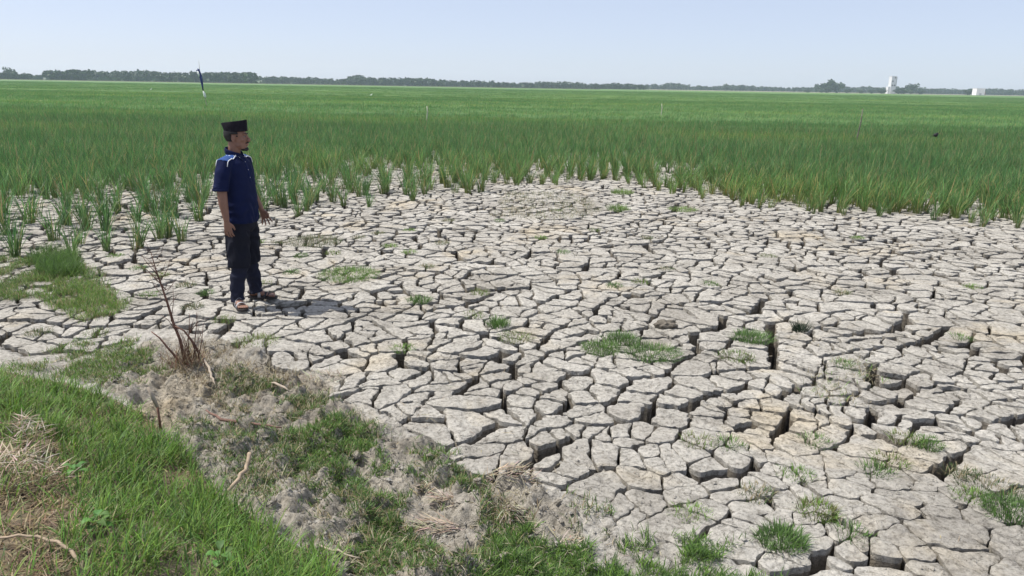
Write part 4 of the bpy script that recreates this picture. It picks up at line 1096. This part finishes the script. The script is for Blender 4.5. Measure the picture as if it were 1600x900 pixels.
def on_top(q):
    ux, uy = unwarp(q[:, 0], q[:, 1]); ok = np.ones(len(q), bool)
    for k_, (a, b) in enumerate(zip(ux.tolist(), uy.tolist())):
        (c1, i1, d1), (c2, i2, d2) = KD.find_n((a, b, 0.0), 2)
        if (kept[i1] or kept[i2]) and (d2 * d2 - d1 * d1) / (2 * (c2 - c1).length + 1e-9) < .055: ok[k_] = False
    return ok
def scatter_xy(n, y0, y1, power=1.0):
    Y_ = y0 + (y1 - y0) * rng.random(n) ** power; X_ = rng.uniform(-1, 1, n) * (Y_ * .78 + .3); return np.stack([X_, Y_], 1)
q = scatter_xy(26000, 2.6, 9.5, 1.6)
pq = project(np.concatenate([q, np.zeros((len(q), 1))], 1))
wt = .16 + .6 * smooth((vnoise(q[:, 0] * 1.6, q[:, 1] * 1.6, 201) - .02) / .25) + .5 * smooth((pq[:, 1] - 650) / 60) * (pq[:, 0] > 850) + .9 * in_poly(q[:, 0], q[:, 1], CLODS)
q = q[(rng.random(len(q)) < wt) & ~in_poly(q[:, 0], q[:, 1], A_W)]; q = q[on_top(q)]; n = len(q)
sz = rng.uniform(.003, .0075, n) * np.where(rng.random(n) < .12, 2.0, 1.0)
uo = np.array([(1, 0, 0), (0, 1, 0), (-1, 0, 0), (0, -1, 0), (0, 0, 1), (0, 0, -1.0)])
V = uo[None] * (sz[:, None, None] * rng.uniform(.55, 1.35, (n, 6, 1))); rz_ = rng.uniform(0, 6.28, n); c_, s_ = np.cos(rz_)[:, None], np.sin(rz_)[:, None]
V = np.stack([V[:, :, 0] * c_ - V[:, :, 1] * s_, V[:, :, 0] * s_ + V[:, :, 1] * c_, V[:, :, 2] * .8], 2)
base_z = np.where(in_poly(q[:, 0], q[:, 1], P_W), plate_level(q[:, 0], q[:, 1]), surface(q[:, 0], q[:, 1]))
V += np.concatenate([q, (base_z + sz * .35)[:, None]], 1)[:, None]
F8 = np.array([(0, 1, 4), (1, 2, 4), (2, 3, 4), (3, 0, 4), (1, 0, 5), (2, 1, 5), (3, 2, 5), (0, 3, 5)])
o = obj("soil_crumbs", raw_mesh("soil_crumbs", V.reshape(-1, 3), ((np.arange(n) * 6)[:, None, None] + F8[None],) if False else (((np.arange(n) * 6)[:, None, None] + F8[None]).reshape(-1, 3),)), MUD)
tag(o, "fine dry crumbs of clay lying over the mud and the broken soil", "soil", kind="stuff")
q = scatter_xy(5200, 2.6, 12.0, 1.3); k_ = vnoise(q[:, 0] * 1.2, q[:, 1] * 1.2, 211); q = q[(rng.random(len(q)) < .15 + .8 * smooth((k_ - .05) / .25)) & ~in_poly(q[:, 0], q[:, 1], A_W)]; q = q[on_top(q)]; n = len(q)
cc = np.where(rng.random((n, 1)) < .5, jit(G_DRY, n, .3), jit((.30, .27, .21), n, .35))
P = np.concatenate([q, (np.where(in_poly(q[:, 0], q[:, 1], P_W), plate_level(q[:, 0], q[:, 1]), surface(q[:, 0], q[:, 1])) + .006)[:, None]], 1)
o = obj("straw_litter", blades_mesh("straw_litter", [blades(P, rng.uniform(.02, .10, n), rng.uniform(.002, .005, n), rng.uniform(0, 6.28, n), rng.uniform(1.25, 1.6, n), rng.uniform(-.2, .4, n), cc, cc, 3)]), STRAW)
tag(o, "thin dry straw litter strewn over the cracked mud", "straw", kind="stuff")

# a broad-leaved weed and a seeding grass stem in the near corner
WEED = mat_leaf("weed_leaf", .3, .05)
def weed(px, py, z, label, n=9, s=1.0):
    p = at(px, py, z); r = empty("broadleaf_weed", (p[0], p[1], z)); r.scale = (s, s, s); tag(r, label, "weed")
    m = MB(); m.tube([(0, 0, -.12), (.01, 0, 0), (.0, .01, .07)], [.004, .003, .002], 6); m.build("stem", mat_plain("weed_stem", (.12, .2, .06), .7, .3, .2, 20), r)
    for k_ in range(n):
        a = k_ * 2.4; ca_, sa_ = math.cos(a), math.sin(a); z_ = .02 + .05 * k_ / n; L2 = rng.uniform(.04, .065)
        V = []; C = []
        for f, w_ in ((0, .002), (.25, .013), (.5, .018), (.75, .012), (1, .001)):
            rr = .012 + f * L2; zz = z_ + .02 * math.sin(f * 2.6) - .01 * f
            V += [(ca_ * rr - sa_ * w_, sa_ * rr + ca_ * w_, zz + .004), (ca_ * rr, sa_ * rr, zz), (ca_ * rr + sa_ * w_, sa_ * rr - ca_ * w_, zz + .004)]
        Fq = []
        for q_ in range(4):
            for h_ in range(2): Fq.append((q_ * 3 + h_, q_ * 3 + h_ + 1, q_ * 3 + h_ + 4, q_ * 3 + h_ + 3))
        obj("leaf", raw_mesh("leaf", V, Fq, np.tile(jit((.10, .22, .05), 1), (15, 1)), True), WEED, r)
weed(152, 830, .33, "broad-leaved green weed beside the arching dead vine", 9, .95)
weed(118, 742, .30, "small broad-leaved weed above the tan tangle of dead grass", 6, .8)
weed(345, 885, .22, "low broad-leaved weed among the long grass at the bottom edge", 7, 1.0)
# ------------------------------------------------------------------ the man
SKIN = mat_plain("skin", (.215, .112, .078), .55, .4, .10, 30, .15, 300); HAIR = mat_plain("black_hair", (.012, .011, .012), .6, .35, .3, 120, .5, 500)
def cloth(name, c, var=.12):
    t = NT(name, .9, .15); n = t.noise(9, 4)
    t.color(t.ramp(n, [(.3, tuple(x * (1 - var) for x in c)), (.7, tuple(x * (1 + var) for x in c))]))
    w1 = t.bump(t.noise(7.0, 3, .55, dist=.8), .55, .035)
    t.normal(t.bump(t.noise(700, 2), .25, .001, w1)); return t.m
NAVY = cloth("navy_knit", (.006, .0105, .045)); LBLUE = cloth("light_blue_knit", (.038, .085, .25)); WHITEP = cloth("white_piping", (.75, .78, .82))
BLACKT = cloth("black_trouser", (.011, .012, .020)); DKT = cloth("dark_blue_trouser", (.016, .018, .034)); CAPM = cloth("black_velvet", (.010, .009, .014))
SOLE = mat_plain("sandal_sole", (.035, .03, .03), .8, .3, .2, 40); STRAPG = mat_plain("grey_strap", (.36, .36, .38), .8, .3, .15, 40); STRAPD = mat_plain("dark_strap", (.03, .03, .035), .8, .3, .2, 40)
mp_ = at(387, 474)
man = empty("person", (mp_[0], mp_[1], .012), R(-10)); man.scale = (.955, .925, .985)
tag(man, "man in navy polo shirt and black cap standing on the cracked mud looking right", "person")
V3 = lambda *a: np.array(a, float)
def hand(m, wrist, d, across, pn, curl, fan):
    """palm and five fingers; d towards the fingertips, across towards the thumb, pn out of the palm"""
    d, across, pn = (np.asarray(v, float) / np.linalg.norm(v) for v in (d, across, pn))
    across = across - d * (across @ d); across /= np.linalg.norm(across)
    k0 = wrist + d * .085
    m.tube([wrist - d * .02, wrist + d * .015, wrist + d * .05, k0 + d * .006], [(.023, .021), (.030, .018), (.040, .015), (.039, .011)], 12, across)
    for i_, (o_, ln) in enumerate(((.031, .070), (.011, .080), (-.010, .075), (-.030, .058))):
        f = (d + across * o_ * fan * 14); f /= np.linalg.norm(f)
        p0 = k0 + across * o_ - d * .012; p1 = p0 + f * (ln * .45 + .012)
        f2 = f * math.cos(curl) + pn * math.sin(curl); p2 = p1 + f2 * ln * .32
        f3 = f * math.cos(curl * 1.9) + pn * math.sin(curl * 1.9); p3 = p2 + f3 * ln * .25
        m.tube([p0, p1, p2, p3], [.0092, .0088, .0080, .0062], 8, across)
    q0 = wrist + d * .022 + across * .020; q1 = q0 + (d * .62 + across * .72 + pn * .25) * .036; q2 = q1 + (d * .9 + across * .3 + pn * .3) * .030; q3 = q2 + (d * .95 + pn * .25) * .020
    m.tube([q0, q1, q2, q3], [.013, .011, .0095, .007], 8, pn)
B = MB()
B.tube([(0, 0, .80), (0, 0, 1.0), (0, 0, 1.2), (-.01, 0, 1.34)], [(.09, .13), (.09, .13), (.09, .14), (.06, .12)], 16, (1, 0, 0))
B.tube([(-.025, 0, 1.33), (-.015, 0, 1.42), (.0, 0, 1.53)], [.066, .056, .058], 14, (1, 0, 0))
# right arm hangs straight, left arm a little forward
B.tube([(-.015, -.165, 1.37), (-.02, -.215, 1.26), (-.03, -.248, 1.10), (-.018, -.262, 1.00), (.002, -.268, .87), (.005, -.27, .845)], [.062, .056, .046, .043, .030, .027], 14, (1, 0, 0))
hand(B, V3(.006, -.271, .840), (.10, .02, -1), (1, 0, 0), (0, 1, 0), .55, .25)
B.tube([(-.015, .165, 1.37), (-.02, .215, 1.26), (-.035, .250, 1.10), (.005, .262, 1.01), (.062, .278, .895), (.072, .280, .872)], [.062, .056, .046, .043, .030, .027], 14, (1, 0, 0))
hand(B, V3(.074, .281, .866), (.36, .03, -.9), (.9, 0, .42), (0, -1, 0), .22, .95)
# legs and feet
FEET = [(V3(-.014, -.160, 0), R(-45)), (V3(.004, .172, 0), R(8))]
for (fp_, fa), sd in zip(FEET, (-1, 1)):
    f = V3(math.cos(fa), math.sin(fa), 0); s_ = V3(-math.sin(fa), math.cos(fa), 0)
    B.tube([(0, sd * .09, .84), (.015 if sd < 0 else -.02, sd * .115, .46), fp_ + V3(0, 0, .12), fp_ + V3(0, 0, .06)], [.075, .05, .036, .038], 12, (1, 0, 0))
    B.tube([fp_ - f * .065 + V3(0, 0, .045), fp_ - f * .03 + V3(0, 0, .055), fp_ + f * .04 + V3(0, 0, .058), fp_ + f * .10 + V3(0, 0, .042), fp_ + f * .150 + V3(0, 0, .034)], [(.022, .026), (.036, .034), (.032, .038), (.020, .044), (.013, .042)], 12, (0, 0, 1))
    for k_, (o_, ln) in enumerate(((-sd * .034, .205), (-sd * .014, .203), (sd * .003, .196), (sd * .019, .188), (sd * .034, .176))):
        B.tube([fp_ + f * .135 + s_ * o_ + V3(0, 0, .034), fp_ + f * (ln - .012) + s_ * o_ * 1.08 + V3(0, 0, .034), fp_ + f * ln + s_ * o_ * 1.1 + V3(0, 0, .030)], [.011, .0105 if k_ else .013, .007], 8, (0, 0, 1))
# head, turned to look right
HM = Matrix.Translation((-.005, 0, 0)) @ Matrix.Rotation(R(12), 4, 'Z') @ Matrix.Rotation(R(1), 4, 'Y')
H = MB()
H.ellipsoid((-.012, 0, 1.605), (.099, .078, .100), 20, 14); H.ellipsoid((.030, 0, 1.555), (.066, .060, .098), 18, 12)
H.ellipsoid((.048, 0, 1.492), (.046, .046, .036), 16, 10); H.ellipsoid((.030, 0, 1.510), (.055, .060, .040), 16, 10)
H.tube([(.090, 0, 1.600), (.103, 0, 1.575), (.118, 0, 1.556), (.116, 0, 1.546), (.092, 0, 1.540)], [.009, .010, .014, .015, .010], 10, (0, 1, 0))
for y in (-1, 1):
    H.ellipsoid((.110, y * .013, 1.549), (.012, .009, .008), 8, 6); H.ellipsoid((.078, y * .028, 1.604), (.020, .026, .009), 10, 6)
    H.ellipsoid((.060, y * .042, 1.553), (.026, .020, .018), 10, 6); H.ellipsoid((-.010, y * .079, 1.566), (.019, .008, .033), 10, 8); H.ellipsoid((-.004, y * .080, 1.542), (.010, .007, .012), 8, 6)
H.ellipsoid((.097, 0, 1.519), (.011, .024, .007), 10, 6); H.ellipsoid((.095, 0, 1.507), (.012, .021, .008), 10, 6); H.ellipsoid((.086, 0, 1.478), (.014, .018, .014), 10, 6)
B.add(np.array([HM @ Vector(v) for v in np.concatenate(H.v)]), H.f)
body = B.remeshed("body", .0042, SKIN, man, 3)
def headpart(name, fn, mat, sm=True):
    m = MB(); fn(m); v = np.array([HM @ Vector(q_) for q_ in np.concatenate(m.v)])
    return obj(name, raw_mesh(name, v, m.f, None, sm), mat, man)
# hair: the back and sides of the head below the cap
m = MB(); m.ellipsoid((-.014, 0, 1.603), (.107, .086, .100), 40, 30); v = np.concatenate(m.v); f_ = []
for fc in m.f:
    c_ = v[list(fc)].mean(0)
    ear = (abs(c_[0] + .008) < .022) and c_[2] < 1.598
    side = c_[0] < .030 - .012 * math.sin(c_[2] * 300) * .3
    if side and c_[2] > 1.540 + max(0, c_[0] + .03) * .75 and not ear: f_.append(fc)
hair = obj("hair", raw_mesh("hair", np.array([HM @ Vector(q_) for q_ in v]), f_, None, True), HAIR, man)
hm_ = hair.modifiers.new("thick", 'SOLIDIFY'); hm_.thickness = .012; hm_.offset = -1
def beard_(m): m.ellipsoid((.083, 0, 1.470), (.023, .026, .020), 14, 9); m.ellipsoid((.060, 0, 1.468), (.034, .036, .017), 14, 9)
headpart("beard", beard_, HAIR)
headpart("moustache", lambda m: m.tube([(.090, -.026, 1.522), (.105, -.012, 1.530), (.108, 0, 1.531), (.105, .012, 1.530), (.090, .026, 1.522)], [.003, .006, .0065, .006, .003], 8, (0, 0, 1)), HAIR)
for y in (-1, 1):
    headpart("eyebrow", lambda m: m.tube([(.097, y * .012, 1.606), (.093, y * .030, 1.611), (.078, y * .046, 1.606)], [.004, .0045, .002], 6, (0, 0, 1)), HAIR)
    e = headpart("eye", lambda m: m.ellipsoid((.079, y * .030, 1.583), (.0120, .0105, .0075), 12, 8), mat_plain("eye_white", (.16, .13, .12), .3, .5, .05, 50))
    m = MB(); m.ellipsoid((.0895, y * .030, 1.583), (.0035, .0055, .0055), 10, 6); obj("iris", raw_mesh("iris", np.array([HM @ Vector(q_) for q_ in np.concatenate(m.v)]), m.f, None, True), HAIR, e)
def cap_(m):
    rings = []; th = np.linspace(0, 2 * math.pi, 36, endpoint=False)
    c_, s_ = np.cos(th), np.sin(th)
    def ring(cx, a, b, z0, slope, sc_=.96): z0 = 1.628 + (z0 - 1.628) * .88; return np.stack([cx + a * sc_ * np.sign(c_) * np.abs(c_) ** .92, b * sc_ * np.sign(s_) * np.abs(s_) ** .86, z0 + slope * c_], 1)
    rings += [ring(-.004, .098, .078, 1.628, .004), ring(-.002, .108, .088, 1.624, .007), ring(-.003, .110, .088, 1.630, .009), ring(-.010, .117, .083, 1.680, .014), ring(-.017, .124, .076, 1.722, .020), ring(-.017, .123, .074, 1.726, .020), ring(-.015, .113, .060, 1.720, .020), ring(-.012, .06, .008, 1.714, .010)]
    m.loft(rings)
capo = headpart("cap", cap_, CAPM)
headpart("cap_seam", lambda m: m.tube([(-.128, 0, 1.696), (-.06, 0, 1.706), (0, 0, 1.714), (.06, 0, 1.723), (.094, 0, 1.730)], [.004] * 5, 6, (0, 1, 0)), CAPM)
# polo shirt
T = MB()
T.tube([(.008, 0, .800), (.010, 0, .83), (.014, 0, .92), (.014, 0, 1.02), (.008, 0, 1.14), (.0, 0, 1.25), (-.008, 0, 1.33), (-.016, 0, 1.385), (-.018, 0, 1.425)],
       [(.138, .188), (.139, .189), (.140, .186), (.138, .183), (.130, .186), (.122, .194), (.104, .188), (.080, .130), (.066, .072)], 32, (1, 0, 0), power=2.35)
for sd, ex in ((-1, -.005), (1, -.008)):
    T.tube([(-.014, sd * .120, 1.355), (-.018, sd * .180, 1.345), (-.024, sd * .222, 1.255), (-.030, sd * .246, 1.165), (-.032 + ex, sd * .258, 1.115)], [(.070, .060), (.075, .066), (.074, .064), (.071, .062), (.072, .063)], 20, (1, 0, 0))
# soft folds
shirt = T.remeshed("shirt", .0065, NAVY, man, 5)
n_ = len(shirt.data.vertices); co = np.empty(n_ * 3, np.float32); shirt.data.vertices.foreach_get("co", co); co = co.reshape(-1, 3)
ang_ = np.arctan2(co[:, 1], co[:, 0]); fold = .0055 * np.sin(co[:, 2] * 52 + 2.2 * np.sin(ang_ * 2) + 9 * vnoise(ang_ * 2, co[:, 2] * 6, 171)) * smooth((1.12 - co[:, 2]) / .2) + .004 * np.sin(ang_ * 11 + 7 * vnoise(ang_ * 1.5, co[:, 2] * 5, 172)) * smooth((1.0 - co[:, 2]) / .15)
rad_ = np.hypot(co[:, 0], co[:, 1])[:, None] + 1e-6; body_part = (np.abs(co[:, 1]) < .2)
co[:, :2] += np.where(body_part[:, None], co[:, :2] / rad_ * fold[:, None], 0); shirt.data.vertices.foreach_set("co", co.ravel()); shirt.data.update()
bv = BVHTree.FromPolygons([tuple(map(float, c_)) for c_ in co], [tuple(p_.vertices) for p_ in shirt.data.polygons])
def on_shirt(o_, d_, lift=.002):
    h_, nn, _, _ = bv.ray_cast(Vector(o_), Vector(d_).normalized())
    return None if h_ is None else np.array(h_ + nn * lift)
nrm_ = np.array([p_.normal for p_ in shirt.data.polygons]); cen_ = np.array([p_.center for p_ in shirt.data.polygons])
for sd in (-1, 1):
    sel = (nrm_[:, 2] > .48) & (cen_[:, 2] > 1.30) & (cen_[:, 1] * sd > .068) & (cen_[:, 1] * sd < .262) & (cen_[:, 0] > -.075) & (cen_[:, 0] < .036)
    vv, ff, mp2_ = [], [], {}
    vn = [v_.normal for v_ in shirt.data.vertices]
    for pi_ in np.nonzero(sel)[0]:
        fa_ = []
        for vi in shirt.data.polygons[int(pi_)].vertices:
            if vi not in mp2_: mp2_[vi] = len(vv); vv.append(co[vi] + np.array(vn[vi]) * .003)
            fa_.append(mp2_[vi])
        ff.append(fa_)
    if ff:
        o = obj("shoulder_panel", raw_mesh("shoulder_panel", vv, ff, None, True), LBLUE, man); o["label"] = "light blue shoulder panel"
    for xx in (.037, -.076):
        path = [on_shirt((xx, sd * y_, 1.7), (0, 0, -1), .003) for y_ in np.linspace(.066, .232, 12)]
        path = [p_ for p_ in path if p_ is not None]
        if len(path) > 3: m = MB(); m.tube(path, [.0040] * len(path), 6, (1, 0, 0)); m.build("piping", WHITEP, man)
    path = [on_shirt((x_, sd * y_, 1.7), (0, 0, -1), .002) for x_, y_ in ((-.05, .082), (-.01, .092), (.03, .082), (.052, .060), (.062, .040))]
    path = [p_ for p_ in path if p_ is not None]
    if len(path) > 3: m = MB(); m.tube(path, [.003] * len(path), 6, (1, 0, 0)); m.build("piping", WHITEP, man)
m = MB(); th = np.linspace(R(24), R(336), 26)
m.tube([(-.016 + .076 * math.cos(a), .080 * math.sin(a), 1.432 - .026 * math.cos(a)) for a in th], [(.027, .007)] * 26, 10, (0, 0, 1)); m.build("collar", NAVY, man)
for sd in (-1, 1):
    m = MB(); m.tube([(.020, sd * .066, 1.428), (.055, sd * .042, 1.398), (.080, sd * .022, 1.362)], [(.005, .022), (.005, .024), (.003, .006)], 8, (.6, 0, 1)); m.build("collar_flap", NAVY, man)
path = [on_shirt((.6, .0, z_), (-1, 0, 0), .001) for z_ in np.linspace(1.375, 1.17, 9)]
m = MB(); m.tube([p_ for p_ in path if p_ is not None], [(.003, .017)] * len([p_ for p_ in path if p_ is not None]), 8, (1, 0, 0)); pl_ = m.build("placket", cloth("dark_navy", (.008, .014, .06)), man)
for z_ in (1.35, 1.28, 1.21):
    p_ = on_shirt((.6, 0, z_), (-1, 0, 0), .004)
    if p_ is not None: m = MB(); m.ellipsoid(p_, (.003, .005, .005), 8, 5); m.build("button", STRAPG, pl_)
for sd in (-1, 1):
    m = MB(); th = np.linspace(0, 2 * math.pi, 24, endpoint=False)
    c_ = np.array([-.038, sd * .2575, 1.118]); m.tube([c_ + np.array([.0735 * math.cos(a), .0645 * math.sin(a), .004 * sd * math.sin(a)]) for a in np.append(th, 0)], [(.010, .003)] * 25, 6, (0, 0, 1)); m.build("sleeve_hem", NAVY, man)
# knee-length wide shorts over narrow trousers
L1 = MB(); L1.tube([(.008, 0, .875), (.006, 0, .82), (.0, 0, .75), (-.002, 0, .70)], [(.126, .176), (.130, .180), (.128, .180), (.10, .15)], 28, (1, 0, 0), power=2.3)
L2 = MB()
for (fp_, fa), sd in zip(FEET, (-1, 1)):
    kx = .012 if sd < 0 else -.012
    L1.tube([(0, sd * .085, .80), (.006, sd * .098, .66), (kx * .7, sd * .112, .50), (kx, sd * .120, .40), (kx, sd * .122, .375)], [(.112, .098), (.116, .102), (.112, .100), (.108, .096), (.106, .094)], 22, (1, 0, 0))
    L2.tube([(kx, sd * .119, .48), (kx, sd * .124, .36), fp_ * .75 + V3(kx * .25, sd * .03, .22), fp_ + V3(.0, 0, .095), fp_ + V3(.008, 0, .055)], [(.082, .078), (.080, .075), (.072, .066), (.064, .060), (.066, .062)], 20, (1, 0, 0))
def crease(o, amp, f1):
    n_ = len(o.data.vertices); c_ = np.empty(n_ * 3, np.float32); o.data.vertices.foreach_get("co", c_); c_ = c_.reshape(-1, 3)
    sd_ = np.sign(c_[:, 1]); cx_ = c_[:, 0]; cy2 = c_[:, 1] - sd_ * .12; a_ = np.arctan2(cy2, cx_)
    w_ = amp * np.sin(c_[:, 2] * f1 + 3 * np.sin(a_) + 10 * vnoise(a_ * 1.3 + sd_ * 5, c_[:, 2] * 7, 181)); r_ = np.hypot(cx_, cy2)[:, None] + 1e-6
    k_ = (c_[:, 2] < .72)[:, None]
    c_[:, :2] += np.where(k_, np.stack([cx_, cy2], 1) / r_ * w_[:, None], 0); o.data.vertices.foreach_set("co", c_.ravel()); o.data.update()
sh_ = L1.remeshed("shorts", .007, BLACKT, man, 5); crease(sh_, .006, 34)
tr_ = L2.remeshed("trousers", .006, DKT, man, 3); crease(tr_, .0055, 62)
for (fp_, fa), sd in zip(FEET, (-1, 1)):
    f = V3(math.cos(fa), math.sin(fa), 0); s_ = V3(-math.sin(fa), math.cos(fa), 0)
    m = MB(); rings = []
    for k_, (u_, w_) in enumerate(((-.080, .020), (-.070, .032), (-.03, .038), (.03, .038), (.09, .045), (.15, .050), (.195, .040), (.215, .018))):
        c_ = fp_ + f * u_; ring = [c_ + s_ * w_ + V3(0, 0, 0), c_ + s_ * (w_ + .003) + V3(0, 0, .012), c_ + s_ * w_ + V3(0, 0, .022), c_ - s_ * w_ + V3(0, 0, .022), c_ - s_ * (w_ + .003) + V3(0, 0, .012), c_ - s_ * w_]
        rings.append(np.array(ring))
    m.loft(rings); so = m.build("sandal", SOLE, man, False)
    def strap(u0, w0, h0, r_, mat_):
        c_ = fp_ + f * u0; m = MB(); a_ = np.linspace(0, math.pi, 11)
        m.tube([c_ + s_ * w0 * math.cos(q_) + V3(0, 0, .015 + h0 * math.sin(q_)) for q_ in a_], [(r_, .003)] * 11, 8, f); m.build("strap", mat_, so)
    for args in ((.045, .043, .082, .016, STRAPG), (.105, .049, .050, .015, STRAPG if sd < 0 else STRAPD), (.138, .050, .040, .007, STRAPD)): strap(*args)
    m = MB(); a_ = np.linspace(R(75), R(285), 10)
    m.tube([fp_ - f * .012 + f * .072 * math.cos(q_) + s_ * .043 * math.sin(q_) + V3(0, 0, .058) for q_ in a_], [(.012, .004)] * 10, 8, (0, 0, 1)); m.build("heel_strap", STRAPG if sd < 0 else STRAPD, so)

# ------------------------------------------------------------------ haze
m = MB(); m.box((-1530, -40, -1.4), (1530, 1530, 26.0))
t_ = bpy.data.materials.new("haze"); t_.use_nodes = True; nt = t_.node_tree
nt.nodes.remove(nt.nodes["Principled BSDF"])
pv = nt.nodes.new("ShaderNodeVolumePrincipled")
pv.inputs["Color"].default_value = (.72, .86, 1.0, 1); pv.inputs["Density"].default_value = 0.0003; pv.inputs["Anisotropy"].default_value = 0.2
nt.links.new(pv.outputs[0], nt.nodes["Material Output"].inputs["Volume"])
o = m.build("haze", t_, None, False); tag(o, "thin bluish haze over the whole field", "haze", kind="stuff")
